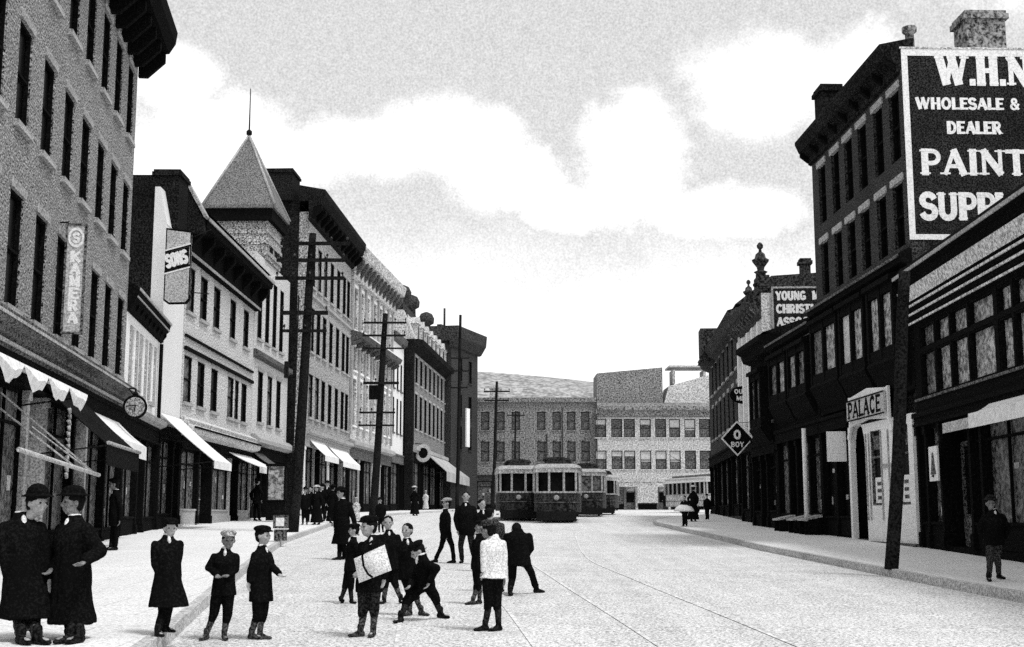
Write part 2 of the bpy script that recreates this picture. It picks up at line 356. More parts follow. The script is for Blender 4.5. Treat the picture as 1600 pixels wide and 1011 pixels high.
class Bld:
    def __init__(s, name, label, cat, P0, P1, z0, group=None):
        s.P0, s.P1 = Vector((P0[0], P0[1], 0)), Vector((P1[0], P1[1], 0)); d = s.P1-s.P0; s.L = d.length
        s.rz = z0; s.ang = math.atan2(d.y, d.x)
        s.root = thing(name, label, cat, (P0[0], P0[1], z0), s.ang, group)
    def X(s, Y):   # facade coordinate of a plan distance
        return (Y-s.P0.y)/(s.P1.y-s.P0.y)*s.L
    def part(s, mb, name, m, parent=None):
        mb.v = [(x, y, z-s.rz) for x, y, z in mb.v]; return mb.obj(name, m, parent or s.root)
    def wall(s, x0, x1, z0, z1, ops, m, D=9.0, rev=.26, name='wall', y=0.0, sides=True, top=True):
        """front with openings, reveals, flanks, back and roof deck as one shell"""
        mb = MB(); X = sorted(set([x0, x1]+[o[0] for o in ops]+[o[1] for o in ops])); Z = sorted(set([z0, z1]+[o[2] for o in ops]+[o[3] for o in ops]))
        X = [q for q in X if x0 <= q <= x1]; Z = [q for q in Z if z0 <= q <= z1]
        for a, b in zip(X, X[1:]):
            run = None
            for c, d in zip(Z, Z[1:]):
                mx, mz = (a+b)/2, (c+d)/2
                if any(o[0] < mx < o[1] and o[2] < mz < o[3] for o in ops): continue
                mb.quad((a,y,c), (b,y,c), (b,y,d), (a,y,d))
        for a, b, c, d in ops:
            mb.quad((a,y,c), (a,y,d), (a,y+rev,d), (a,y+rev,c)); mb.quad((b,y,c), (b,y+rev,c), (b,y+rev,d), (b,y,d))
            mb.quad((a,y,d), (b,y,d), (b,y+rev,d), (a,y+rev,d)); mb.quad((a,y,c), (a,y+rev,c), (b,y+rev,c), (b,y,c))
            mb.quad((a,y+rev,c), (b,y+rev,c), (b,y+rev,d), (a,y+rev,d))
        if sides:
            mb.quad((x0,y,z0), (x0,y,z1), (x0,y+D,z1), (x0,y+D,z0)); mb.quad((x1,y,z0), (x1,y+D,z0), (x1,y+D,z1), (x1,y,z1))
            mb.quad((x0,y+D,z0), (x0,y+D,z1), (x1,y+D,z1), (x1,y+D,z0))
        if top: mb.quad((x0,y,z1), (x1,y,z1), (x1,y+D,z1), (x0,y+D,z1))
        return s.part(mb, name, m)
    def windows(s, xs, zs, w, fr, gl, style='sash', sill=None, lintel=None, d=.1, y=0.0, blinds=0, altgl=None):
        """xs centres, zs (sill, top) pairs; returns the wall openings"""
        ops = []
        for za, zb in zs:
            for x in xs:
                h = zb-za; G = altgl if (altgl and R.random() < .22) else gl
                F, P, S, L = win_mesh(w-.004, h-.004, fr, G, style, d)
                wo = inst('window', F, s.root, (x, y, za+.002-s.rz)); inst('pane', P, wo)
                if sill:
                    k = ('sill', id(S), sill.name)
                    if k not in WC: WC[k] = S.mesh('sill', sill)
                    inst('sill', WC[k], wo)
                if lintel:
                    k = ('lintel', id(L), lintel.name)
                    if k not in WC: WC[k] = L.mesh('lintel', lintel)
                    inst('lintel', WC[k], wo)
                if blinds and R.random() < blinds:
                    bh = h*R.choice((.3,.45,.6)); b = MB(); b.box(-w/2+.08, w/2-.08, d+.03, d+.045, h-bh, h-.08); b.obj('blind', BLIND, wo)
                ops.append((x-w/2, x+w/2, za, zb))
        return ops
    def cornice(s, x0, x1, prof, m, brackets=None, name='cornice', ends=True, bm=None):
        """prof: (depth towards the street, world z) polygon"""
        mb = MB(); mb.prism([(-a, b) for a, b in prof], x0, x1)
        if brackets and not bm:
            n, bw, bd, za, zb = brackets
            for i in range(n):
                x = x0+bw/2+.02+(x1-x0-bw-.04)*i/(n-1)
                mb.prism([(.02, zb), (-bd, zb), (-bd, zb-(zb-za)*.35), (-bd*.35, za), (.02, za)], x-bw/2, x+bw/2)
        o = s.part(mb, name, m)
        if brackets and bm:
            n, bw, bd, za, zb = brackets
            for i in range(n):
                x = x0+bw/2+.02+(x1-x0-bw-.04)*i/(n-1); q = MB()
                q.prism([(.0, zb), (-bd, zb), (-bd, zb-(zb-za)*.35), (-bd*.35, za), (.0, za)], x-bw/2, x+bw/2); s.part(q, 'bracket', bm, o) if False else s.part(q, 'bracket', bm)
        return o
    def awning(s, x0, x1, zt, zb, proj, m, val=.25, scallop=False, name='awning', arms=True, stripe=None):
        mb = MB(); n = max(6, int((x1-x0)/.18)); t = .03; y0 = -.06
        def sag(u): return -.05*math.sin(PI*u)
        for j in range(5):
            u0, u1 = j/5, (j+1)/5
            P = lambda u: (y0-proj*u, zt+(zb-zt)*u+sag(u))
            (ya, za), (yb, zb_) = P(u0), P(u1)
            mb.hexa([(x0,ya,za-t), (x1,ya,za-t), (x1,yb,zb_-t), (x0,yb,zb_-t), (x0,ya,za), (x1,ya,za), (x1,yb,zb_), (x0,yb,zb_)])
        ye = y0-proj-.004
        if scallop: n = max(3, int((x1-x0)/1.7))
        for i in range(n):
            a, b = x0+(x1-x0)*i/n, x0+(x1-x0)*(i+1)/n; m1 = (a+b)/2
            if scallop:
                K = 8; pr = None
                for k in range(K+1):
                    u = k/K; x = a+(b-a)*u; lo = zb-.05-val*math.sin(PI*u)*(.85+.15*math.sin(7*x)); yy = ye-.10*math.sin(PI*u)
                    if pr: mb.poly([(pr[0],ye,zb), (pr[0],pr[1],(zb+pr[2])/2), (x,yy,(zb+lo)/2), (x,ye,zb)], True); mb.poly([(pr[0],pr[1],(zb+pr[2])/2), (pr[0],ye,pr[2]), (x,ye,lo), (x,yy,(zb+lo)/2)], True)
                    pr = (x, yy, lo)
            else: mb.poly([(a,ye,zb), (a,ye-.01*(i%2),zb-val), (b,ye-.01*((i+1)%2),zb-val), (b,ye,zb)])
        o = s.part(mb, name, m)
        if arms:
            q = MB()
            for x in (x0+.04, x1-.04): q.tube((x,-.03,zb-.25), (x,y0-proj,zb-.04), .018, n=6)
            q.tube((x0,y0-proj+.02,zb-.05), (x1,y0-proj+.02,zb-.05), .025, n=6)
            q.v = [(x,y,z-s.rz) for x,y,z in q.v]; q.obj('awning_frame', IRON, o)
        return o
    def shopfront(s, x0, x1, z0, z1, bays, post=TRIMD, gl=GLASSM, bulk=TRIMD, D=.9, pw=.22, fascia=.5, fm=None, posts=None):
        """bays: list of ('w'|'d', width share); recessed void behind, posts, display windows, doors"""
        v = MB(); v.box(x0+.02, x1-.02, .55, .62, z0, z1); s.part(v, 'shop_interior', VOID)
        tot = sum(b[1] for b in bays); x = x0; zf = z1-fascia
        f = MB(); f.box(x0, x1, -.1, .5, zf, z1-.003); f.box(x0, x1, -.16, -.1, z1-.12, z1-.003); f.box(x0, x1, -.14, -.1, zf, zf+.08)
        s.part(f, 'fascia', fm or post)
        w = (x1-x0)/tot
        for k, (t, sh) in enumerate(bays):
            a, b = x, x+w*sh; x = b
            pm = (posts or {}).get(k, post)
            p = MB(); p.box(a, a+pw, -.06, .5, z0, zf-.002); p.box(a-.03, a+pw+.03, -.1, .5, z0, z0+.35); p.box(a-.03, a+pw+.03, -.1, .5, zf-.22, zf-.004)
            s.part(p, 'pilaster', pm)
            a += pw
            if t == 'w':
                q = MB(); q.box(a, b, .0, .3, z0, z0+.55); q.box(a, b, -.04, .34, z0+.55, z0+.62); s.part(q, 'stall_riser', bulk)
                q = MB(); zt = z0+.62; zz = zf-.003
                q.box(a, a+.07, .06, .14, zt, zz); q.box(b-.07, b, .06, .14, zt, zz); q.box(a+.07, b-.07, .06, .14, zz-.08, zz)
                q.box(a+.07, b-.07, .065, .13, zt+(zz-zt)*.74, zt+(zz-zt)*.74+.06)
                if b-a > 1.8: q.box((a+b)/2-.03, (a+b)/2+.03, .068, .13, zt, zz-.08)
                dw = s.part(q, 'display_window', post)
                q = MB(); q.box(a+.03, b-.03, .15, .165, zt, zz-.03); s.part(q, 'pane', gl, dw)
                # goods and show cards behind the glass line
                for k2 in range(3):
                    cx = a+.15+(b-a-.5)*(k2+R.random()*.8)/3; cw = .08+.22*R.random(); cz = zt+.05+.8*R.random()*(zz-zt-.9); q = MB(); q.box(cx, cx+cw, .135, .147, cz, cz+.12+.3*R.random())
                    s.part(q, 'show_card', R.choice((SIGNG, TRIMM, GREYL)), dw)
            else:
                q = MB(); y = .42
                q.box(a, a+.1, y, y+.06, z0, zf-.5); q.box(b-.1, b, y, y+.06, z0, zf-.5); q.box(a+.1, b-.1, y, y+.06, z0, z0+.8); q.box(a+.1, b-.1, y, y+.06, zf-.62, zf-.5)
                dr = s.part(q, 'door', TRIMM)
                q = MB(); q.box(a+.05, b-.05, y+.065, y+.08, z0+.7, zf-.52); s.part(q, 'pane', GLASS, dr)
                q = MB(); q.tube((b-.16, y-.05, z0+1.05), (b-.16, y+.02, z0+1.05), .03, n=6); s.part(q, 'handle', TRIM, dr)
        p = MB(); p.box(x1-.04, x1+pw-.06, -.06, .5, z0, zf-.002); s.part(p, 'pilaster', (posts or {}).get(len(bays), post))
        return [(x0+.001, x1-.001, z0, z1)]
    def chimney(s, x, y, w, d, z0, z1, m=BRICK_D, pots=0):
        q = MB(); q.box(x-w/2, x+w/2, y-d/2, y+d/2, z0, z1-.25); q.box(x-w/2-.08, x+w/2+.08, y-d/2-.08, y+d/2+.08, z1-.25, z1-.1); q.box(x-w/2-.03, x+w/2+.03, y-d/2-.03, y+d/2+.03, z1-.1, z1)
        o = s.part(q, 'chimney', m)
        for i in range(pots):
            q = MB(); q.lathe([(.16,0),(.13,.1),(.14,.55),(.19,.6),(.19,.68)], x-w/2+w*(i+.5)/pots, y, 10, z1); s.part(q, 'chimney_pot', m, o)
        return o
# ============================================================ LEFT SIDE OF THE STREET
def lp(Y, b=(-12.41, 40.71), d=-.135): return (b[0]+d*(Y-b[1]), Y)
# --- tall brick block at the left edge
b = Bld('brick_block', 'tall grey brick block with dark windows and heavy black eaves, at the left edge', 'building', lp(9), lp(40.75), gz(9)+.1)
wx = [b.X(y) for y in (11.1,13.3,15.5,17.7,19.9,22.1,24.25,26.4,28.7,30.95,33.1,35.3,37.4,39.6)]
ops = b.windows(wx, [(5.95,8.42),(9.84,12.1),(13.6,15.95)], 1.12, TRIMD, GLASS, 'sash', sill=TRIM, lintel=TRIM, d=.09)
sf = b.shopfront(0, b.L, gz(28)+.12, 5.0, [('w',2.2),('d',1.3),('w',2.2),('w',2),('d',1.1),('w',2),('w',2),('d',1.2),('w',2.2),('d',1.1),('w',2),('w',2)], fascia=.62, posts={5:TRIM,7:TRIM,8:TRIM,10:TRIM}, fm=TRIMD)
b.wall(0, b.L, gz(9)-.5, 16.8, ops+[(.001, b.L-.001, gz(28)+.12, 5.0)], BRICK_G, D=14, rev=.5)
b.cornice(-.2, b.L+.3, [(0,16.55),(.25,16.6),(.3,16.9),(.95,17.0),(1.15,17.35),(1.2,17.75),(0,17.95),(-.4,17.95),(-.4,16.81),(0,16.81)], TRIMD, (30,.2,.85,16.1,16.95), bm=TRIMD)
b.cornice(-.2, b.L+.1, [(.002,4.98),(.2,5.0),(.24,5.2),(.34,5.22),(.34,5.36),(.5,5.42),(.52,5.6),(.3,5.74),(.002,5.76)], TRIMM, name='shop_cornice')
q = MB(); q.box(-.15, b.L+.05, -.29, -.245, 5.05, 5.12); q.box(-.15, b.L+.05, -.535, -.515, 5.47, 5.53); b.part(q, 'moulding', TRIM)
a1, a2, a3 = b.X(26.5), b.X(33.0), b.X(36.6)
b.awning(b.X(20.0), b.X(27.6), 4.75, 4.25, 1.35, CANVAS, val=.42, scallop=True)
b.awning(b.X(29.4), b.X(34.2), 4.7, 3.3, 1.5, CANVASD, val=.5)
q = MB(); q.tube((b.X(29.4), -1.58, 3.32), (b.X(34.2), -1.58, 3.32), .045, n=6); b.part(q, 'awning_roller', TRIM)
b.awning(b.X(35.4), b.X(39.6), 4.55, 3.75, .9, CANVAS, val=.4)
# lowered awning arm reaching over the pavement
q = MB(); q.tube((b.X(21.5), -1.5, 2.75), (b.X(28.6), -1.55, 2.55), .045, n=8); q.tube((b.X(28.4), -.1, 3.6), (b.X(27.9), -1.55, 2.57), .02, n=6); q.tube((b.X(25.6), -.1, 4.1), (b.X(28.2), -1.5, 2.6), .02, n=6); q.tube((b.X(24.6), -.1, 3.9), (b.X(26.0), -1.5, 2.66), .02, n=6)
b.part(q, 'awning_rail', SIGNG)
L1 = b
# hanging goods string by the entrance
q = MB()
for i in range(12): q.tube((b.X(28.3)+.03*math.sin(i*2.3), -.9, 4.0-.13*i), (b.X(28.3)-.05*math.cos(i*1.7), -.93, 3.9-.13*i), .05, .03, n=6)
b.part(q, 'hung_bunting', TRIM)
# vertical letter board fixed square to the wall
def board_sign(label, P, ax, w, h, m, z0, thick=.08, cat='sign', frame=None, name='hanging_sign'):
    """P plan point of the board's left lower corner, ax reading direction (2d)"""
    ang = math.atan2(ax[1], ax[0]); t = thing(name, label, cat, (P[0], P[1], z0), ang)
    q = MB(); q.box(0, w, 0, thick, 0, h); bd = q.obj('board', m, t)
    if frame:
        q = MB(); e = .05
        q.box(-e, w+e, -.02, thick+.02, -e, 0); q.box(-e, w+e, -.02, thick+.02, h, h+e); q.box(-e, 0, -.02, thick+.02, 0, h); q.box(w, w+e, -.02, thick+.02, 0, h); q.obj('frame', frame, t)
    return t
p = lp(30.4)
p = (at(98,515,30.5).x, 30.5)
t = board_sign('tall narrow sign with white roundel above a column of capitals, on the brick block', p, (1, .22), .40, 2.62, SIGNG, at(98,518,30.5).z, frame=TRIMM)
q = MB(); n = 28
for i in range(n):
    a, c = 2*PI*i/n, 2*PI*(i+1)/n
    q.hexa([(.20+r*math.cos(w_)*.72, y_, 2.32+r*math.sin(w_)*.95) for y_ in (-.012,-.002) for r, w_ in ((.19,a),(.26,a),(.26,c),(.19,c))])
q.obj('roundel', SIGNW, t)
write('S', SIGNW, t, (.125,0,2.2), (1,0,0), (0,0,1), .23, .18)
for i, ch in enumerate('KAMERA'):
    write(ch, SIGNW, t, (.08,0,1.72-.30*i), (1,0,0), (0,0,1), .25, .2, width=.25, name='letter')
q = MB(); q.tube((.0,.04,2.7), (-.45,.15,2.7), .02, n=6); q.tube((.0,.04,.2), (-.45,.15,.2), .02, n=6); q.obj('bracket', IRON, t)

# --- low white front
b = Bld('low_shop', 'low pale shop with dark eaves and shutters, beside the blank white wall', 'building', lp(40.8), lp(48.6), gz(44)+.1)
ops = b.windows([b.X(42.3), b.X(44.4), b.X(46.6)], [(5.75,7.9)], .8, TRIMW, GLASSL, 'sash2', sill=TRIM, lintel=None, d=.08)
b.shopfront(0, b.L, gz(44)+.12, 4.9, [('w',2),('d',1),('w',2)], fascia=.6)
b.wall(0, b.L, gz(40), 8.55, ops+[(.001, b.L-.001, gz(44)+.12, 4.9)], TRIMW, D=9, rev=.5)
b.cornice(-.02, b.L+.1, [(.002,8.2),(.1,8.25),(.14,8.5),(.3,8.65),(.38,8.95),(.2,9.08),(-.4,9.08),(-.4,8.56),(0,8.56)], TRIMD, (9,.1,.22,8.28,8.56), bm=TRIMD)
q = MB(); q.box(-.02, b.L+.12, -.41, -.375, 8.88, 8.97); q.box(-.02, b.L+.12, -.335, -.30, 8.66, 8.71); b.part(q, 'gutter', TRIM)
b.cornice(0, b.L, [(.1,4.9),(.35,5.0),(.4,5.15),(.1,5.25),(.002,5.25),(.002,4.91)], TRIM, name='shop_cornice')
q = MB()
for x in (b.X(41.7), b.X(43.0), b.X(43.8), b.X(45.1), b.X(46.0), b.X(47.3)): q.box(x-.17, x+.17, -.05, -.005, 5.8, 7.85)
b.part(q, 'shutter', TRIM)
q = MB(); q.tube((b.L-.5, -.12, 5.3), (b.L-.5, -.12, 8.1), .07, n=8); b.part(q, 'downpipe', TRIMD)

# --- blank white party wall: the next building stands back a little and shows its sunlit flank and dark upper gable
b = Bld('white_wall_house', 'narrow house with a blank bright white front, black chimney and black gable wall', 'building', (-13.45, 48.7), (-13.5, 52.0), gz(50)+.1)
b.shopfront(0, b.L, gz(50)+.12, 5.1, [('w',2),('d',1)], fascia=.5)
b.wall(0, b.L, gz(48), 12.9, [(.001, b.L-.001, gz(50)+.12, 5.1)], PLAST, D=.5, rev=.45)
q = MB(); q.prism([(.52,gz(48)),(.52,13.9),(2,14.25),(9,14.3),(9,gz(48))], .01, b.L-.01); b.part(q, 'side_wall', BRICK_DS)  # flank in shade, its darkness put into the brick colour
q = MB(); q.prism([(-.02,12.9),(.5,12.9),(.5,14.4),(.3,14.4)], 0, b.L*.45); b.part(q, 'gable_shoulder', PLAST)
b.chimney(b.L*.45, .25, 1.5, 1.0, 12.92, 15.3, BRICK_DS)
b.awning(.05, b.L, 5.55, 3.75, 2.1, CANVAS, val=.3, name='long_awning')

# sign on the white wall
t = board_sign('pale hanging board reading SONS between slanting bars, against the white wall', (-13.15, 47.6), (.985, -.12), 1.02, 2.3, SIGNG, 9.9, frame=None)
q = MB(); q.prism([(.2,-.35),(.9,-.35),(1.02,-.2),(1.02,2.45),(0,2.6),(0,-.2)], -.004, .084, ax=1); q.obj('backing', TRIMD, t)
q = MB(); q.prism([(.23,-.28),(.86,-.28),(.97,-.15),(.97,2.38),(.05,2.52),(.05,-.15)], -.012, .09, ax=1); q.obj('panel', SIGNG, t)
q = MB(); q.hexa([(.02,-.0135,.92),(.95,-.0135,1.14),(.95,-.0125,1.14),(.02,-.0125,.92),(.02,-.0135,1.62),(.95,-.0135,1.84),(.95,-.0125,1.84),(.02,-.0125,1.62)]); q.obj('dark_band', TRIMD, t)
write('SONS', SIGNW, t, (.1,-.016,1.04), (.97,0,.24), (-.2,0,.97), .5, .15, width=.84)
for z in (.86, 1.62):
    q = MB(); q.hexa([(.0,-.03,z),(1.0,-.03,z+.24),(1.0,-.014,z+.24),(.0,-.014,z),(.0,-.03,z+.06),(1.0,-.03,z+.30),(1.0,-.014,z+.30),(.0,-.014,z+.06)]); q.obj('slanting_bar', TRIMD, t)
for z in (.79, 1.69):
    q = MB(); q.hexa([(.0,-.03,z),(1.0,-.03,z+.24),(1.0,-.014,z+.24),(.0,-.014,z),(.0,-.03,z+.05),(1.0,-.03,z+.29),(1.0,-.014,z+.29),(.0,-.014,z+.05)]); q.obj('slanting_bar', SIGNW, t)
q = MB(); q.tube((.98,.04,2.2), (1.6,.5,2.6), .02, n=6); q.tube((.98,.04,.1), (1.6,.5,.1), .02, n=6); q.obj('bracket', IRON, t)

# --- five-window building with bracketed eaves
b = Bld('bracketed_shop', 'pale three storey shop, five windows wide, under deep bracketed eaves', 'building', (-13.5, 52.1), (-13.5, 66.2), gz(59)+.1)
X5 = [b.X(y) for y in (53.0,55.3,57.8,61.2,64.3)]
ops = b.windows(X5, [(6.32,8.25),(10.1,12.0)], 1.3, TRIMD, GLASS, 'sash', sill=TRIM, lintel=TRIM, d=.07, altgl=GLASSM)
xs2 = b.X(62.2); ops += b.windows([b.X(62.6)], [(6.32,8.25)], .9, TRIMD, GLASSM, 'sash', sill=TRIM, lintel=TRIM, d=.07)
b.shopfront(0, b.L, gz(59)+.13, 4.9, [('w',2),('d',1.6),('w',2.4),('d',1.2),('w',2)], fascia=.5, posts={3:TRIM,4:TRIMD,5:TRIM}, bulk=TRIM)
b.wall(0, b.L, gz(52), 13.2, ops+[(.001, b.L-.001, gz(59)+.13, 4.9)], PLASTG, D=10, rev=.5)
b.cornice(-.3, b.L+.3, [(.002,12.3),(.2,12.35),(.25,13.4),(.85,13.5),(.95,13.9),(.8,14.05),(-.5,14.2),(-.5,13.21),(0,13.21)], TRIMD, (8,.3,.7,12.7,13.48), bm=TRIMD)
q = MB(); q.box(-.32, b.L+.32, -1.0, -.945, 13.74, 13.88); q.box(-.3, b.L+.3, -.30, -.26, 12.34, 12.46); b.part(q, 'gutter', TRIM)
q = MB(); q.prism([(-.8,14.21),(4,15.2),(9,14.5),(9,14.21)], -.2, b.L+.2); b.part(q, 'roof', BRICK_DS)
q = MB(); q.prism([(-.85,13.2),(-.8,13.8),(.05,15.35),(.9,15.6),(4,15.6),(4,13.2)], -.75, -.32); b.part(q, 'party_parapet', BRICK_DS)
q = MB(); q.prism([(-.86,13.8),(.02,15.4),(.9,15.62),(.9,15.74),(-.02,15.53),(-.98,13.85)], -.8, -.28); b.part(q, 'coping', TRIM)
b.cornice(.0, b.L, [(.1,4.9),(.5,5.0),(.55,5.2),(.35,5.4),(.4,5.55),(.002,5.75),(.002,4.91)], STONE, name='shop_cornice')
q = MB(); q.box(.1, b.L-.1, -.62, -.56, 5.22, 5.3); q.box(.1, b.L-.1, -.12, -.02, 8.45, 8.6) ; q.box(.1, b.L-.1, -.1, -.02, 9.0, 9.1); b.part(q, 'moulding', TRIMD)
b.awning(b.X(60.9), b.X(66.0), 4.7, 4.0, 1.5, CANVAS, val=.3)

# --- corner building with the pyramid tower
b = Bld('tower_house', 'pale building topped by a square tower with a grey pyramid roof and flagpole', 'building', (-13.5, 66.3), (-13.3, 75.5), gz(70)+.1)
X3 = [b.X(y) for y in (68.0,70.2,72.4,74.2)]
ops = b.windows([b.X(68.2), b.X(70.6), b.X(73.0)], [(6.6,9.3)], 1.25, TRIMD, GLASS, 'tall', sill=TRIM, lintel=TRIM, d=.07, altgl=GLASSM)
ops += b.windows([b.X(67.6), b.X(69.5), b.X(71.4), b.X(73.3)], [(11.0,14.6)], 1.1, TRIMD, GLASS, 'tall', sill=TRIM, lintel=None, d=.07)
b.shopfront(0, b.L, gz(70)+.13, 5.3, [('w',1.4),('d',1.3),('w',1.8),('d',1)], fascia=.6)
b.wall(0, b.L, gz(66), 15.5, ops+[(.001, b.L-.001, gz(70)+.13, 5.3)], STONE, D=9, rev=.5)
b.cornice(0, b.L, [(.002,9.9),(.3,10.0),(.3,10.25),(.1,10.35),(.002,10.35)], TRIMM, name='string_course')
b.cornice(0, b.L, [(.1,5.3),(.5,5.45),(.5,5.65),(.2,5.9),(.002,5.9),(.002,5.31)], TRIM, name='shop_cornice')
# tower: local x 2..8 along the street, y 0..3.4 back
tx0, tx1, ty0, ty1 = b.X(68.4), b.X(72.0), -.12, 3.05
q = MB(); q.box(tx0, tx1, ty0, ty1, 15.51, 18.2)
for z in (15.75,16.35,16.95): q.box(tx0-.06, tx1+.06, ty0-.06, ty1+.06, z, z+.22)
b.part(q, 'tower', TOWERM)
q = MB(); q.box(tx0-.03, tx0+2.6, ty0-.1, ty0+.0-.101+.0, 0, 0) if False else None
q = MB()
for i in range(3): q.box(tx0+.5+i*1.3, tx0+1.1+i*1.3, ty0-.075, ty0-.065, 15.99, 16.33)
b.part(q, 'louvre', TRIMD)
q = MB(); q.box(tx0-.25, tx1+.25, ty0-.25, ty1+.25, 17.65, 18.3); b.part(q, 'frieze', TRIMD)
ex0, ex1, ey0, ey1 = tx0-.4, tx1+.3, ty0-.4, ty1+.35
ap = (b.X(70.4), 1.55)
q = MB(); zt = at(388,213,70.6).z
for p1, p2 in (((ex0,ey0),(ex1,ey0)),((ex1,ey0),(ex1,ey1)),((ex1,ey1),(ex0,ey1)),((ex0,ey1),(ex0,ey0))): q.poly([(p1[0],p1[1],18.47),(p2[0],p2[1],18.47),(ap[0],ap[1],zt)])
q.box(ex0, ex1, ey0, ey1, 18.301, 18.47); b.part(q, 'tower_roof', SLATE)
q = MB()
for p1 in ((ex0,ey0),(ex1,ey0),(ex0,ey1)): q.tube((p1[0],p1[1],18.49), (ap[0],ap[1],zt+.03), .09, .06, n=6)
b.part(q, 'hip_ridge', TRIM)
q = MB(); q.tube((ap[0],ap[1],zt-.1), (ap[0],ap[1],at(388,140,70.6).z), .05, .025, n=8); q.lathe([(.0,0),(.16,.1),(.16,.3),(.02,.42)], ap[0], ap[1], 10, zt-.05); b.part(q, 'flagpole', IRON)
b.chimney(b.X(73), 6, 3.6, 1.0, 15.5, 19.6, BRICK_DS)
b.awning(b.X(66.6), b.X(69.0), 5.0, 4.4, .8, TRIMM, val=.3)

# --- tall dark-flanked block
P6a, P6b = (-12.32, 76.0), (-11.65, 91.4)
b = Bld('tall_block', 'tall grey block with sheer black flank and dark cornice, behind the thick leaning pole', 'building', P6a, P6b, gz(80)+.1)
wy = [77.6,79.6,81.6,83.9,86.3,88.6,90.3]; wx = [b.X(y) for y in wy]
ops = b.windows(wx, [(7.6,10.2),(11.6,14.3),(15.6,18.3)], 1.25, TRIMD, GLASS, 'tall', sill=TRIM, lintel=TRIM, d=.07, altgl=GLASSM)
b.shopfront(0, b.L, gz(82)+.13, 6.5, [('w',1.6),('d',1),('w',1.8),('w',1.8),('d',1),('w',1.6)], fascia=.7, posts={0:TRIMW,1:TRIM,3:TRIMW,5:TRIM}, fm=TRIM, gl=GLASSM)
b.wall(0, b.L, gz(76), 20.0, ops+[(.001, b.L-.001, gz(82)+.13, 6.5)], BRICK_M, D=.6, rev=.5)
q = MB(); q.box(-.02, b.L, .61, 13, gz(76), 20.6); b.part(q, 'side_wall', BRICK_DS)  # shaded flank blackened by its material colour, unlike the pale front
b.cornice(-.3, b.L+.2, [(.002,19.4),(.2,19.5),(.25,20.2),(.8,20.4),(1.0,20.9),(1.0,21.3),(-.6,21.6),(-.6,20.61),(0,20.61),(0,20.01)], BRICK_DS, (12,.3,.8,19.6,20.3), bm=TRIMD)
b.cornice(0, b.L, [(.002,14.9),(.12,14.95),(.12,15.1),(.002,15.15)], TRIM, name='string_course')
b.cornice(0, b.L, [(.1,6.5),(.4,6.6),(.4,6.8),(.002,6.9),(.002,6.51)], TRIM, name='shop_cornice')
b.chimney(.6, 2.2, 2.2, 2.4, 20.61, 22.6, BRICK_DS); b.chimney(2.3, 1.6, 1.2, 1.2, 20.61, 22.0, BRICK_DS); b.chimney(9.8, 2.4, 2.2, 1.6, 20.61, 22.9, BRICK_DS)
b.awning(b.X(77.2), b.X(81.8), 6.3, 5.3, 1.0, CANVAS, val=.35); b.awning(b.X(83.4), b.X(90.2), 6.2, 5.2, 1.0, CANVAS, val=.35)

# --- ornate light building
b = Bld('ornate_block', 'light ornate commercial building with deep carved cornice and arched top windows', 'building', (-11.62, 91.5), (-10.2, 107.6), gz(95)+.1)
X7 = [b.X(y) for y in (93.0,95.2,97.4,100.2,102.4,104.6,106.4)]
ops = b.windows(X7, [(8.2,11.6),(12.2,14.0),(15.2,18.3)], 1.05, TRIM, GLASSL, 'tall', sill=TRIMW, lintel=TRIMW, d=.16, altgl=GLASS)
b.shopfront(0, b.L, gz(98)+.13, 6.6, [('w',1.8),('d',1),('w',1.8),('w',1.8),('d',1),('w',1.6)], fascia=.8, posts={1:TRIM,3:TRIM,4:TRIM}, fm=TRIMM)
b.wall(0, b.L, gz(91), 19.4, ops+[(.001, b.L-.001, gz(98)+.13, 6.6)], STONE_O, D=12, rev=.5)
b.cornice(-.1, b.L+.2, [(.002,18.7),(.3,18.8),(.35,19.9),(1.0,20.2),(1.2,20.9),(.9,21.2),(-.6,21.5),(-.6,19.41),(0,19.41)], STONE_O, (12,.35,.9,19.0,20.1), bm=TRIMM)
b.cornice(0, b.L, [(.002,14.2),(.8,14.4),(.95,14.75),(.3,14.95),(.002,14.95)], TRIMM, (10,.2,.7,13.9,14.3), bm=TRIMM, name='balcony_ledge')
q = MB(); q.box(0, b.L, -.8, -.74, 14.76, 14.96); b.part(q, 'ledge_face', TRIMW)
q = MB()
for x in [0.1]+[ (X7[i]+X7[i+1])/2 for i in range(6)]+[b.L-.12]: q.box(x-.17, x+.17, -.16, -.002, 7.5, 13.85); q.box(x-.17, x+.17, -.16, -.002, 15.0, 18.65)
b.part(q, 'pilaster', TRIM)
b.cornice(0, b.L, [(.1,6.6),(.45,6.75),(.45,7.0),(.002,7.2),(.002,6.61)], TRIM, name='shop_cornice')
q = MB(); q.box(6,10,1.2,4,19.45,22.2); b.part(q, 'roof_house', STONE_F)
# --- narrow white house
b = Bld('narrow_white_house', 'narrow bright white house front with two rows of thin windows, behind the second pole', 'building', (-10.2, 107.8), (-9.75, 114.6), gz(110)+.1)
X8 = [b.X(y) for y in (109,111.2,113.2)]
ops = b.windows(X8, [(8.8,11.8),(12.6,15.0)], 1.0, TRIMD, GLASS, 'tall', sill=TRIMM, lintel=None, d=.07)
b.shopfront(0, b.L, gz(108)+.13, 7.0, [('w',1.6),('d',1)], fascia=.8, fm=TRIMM)
b.wall(0, b.L, gz(107), 17.2, ops+[(.001, b.L-.001, gz(108)+.13, 7.0)], PLAST, D=11, rev=.5)
b.cornice(0, b.L, [(.002,16.6),(.3,16.8),(.4,17.3),(-.3,17.5),(-.3,17.21),(0,17.21)], TRIMM)
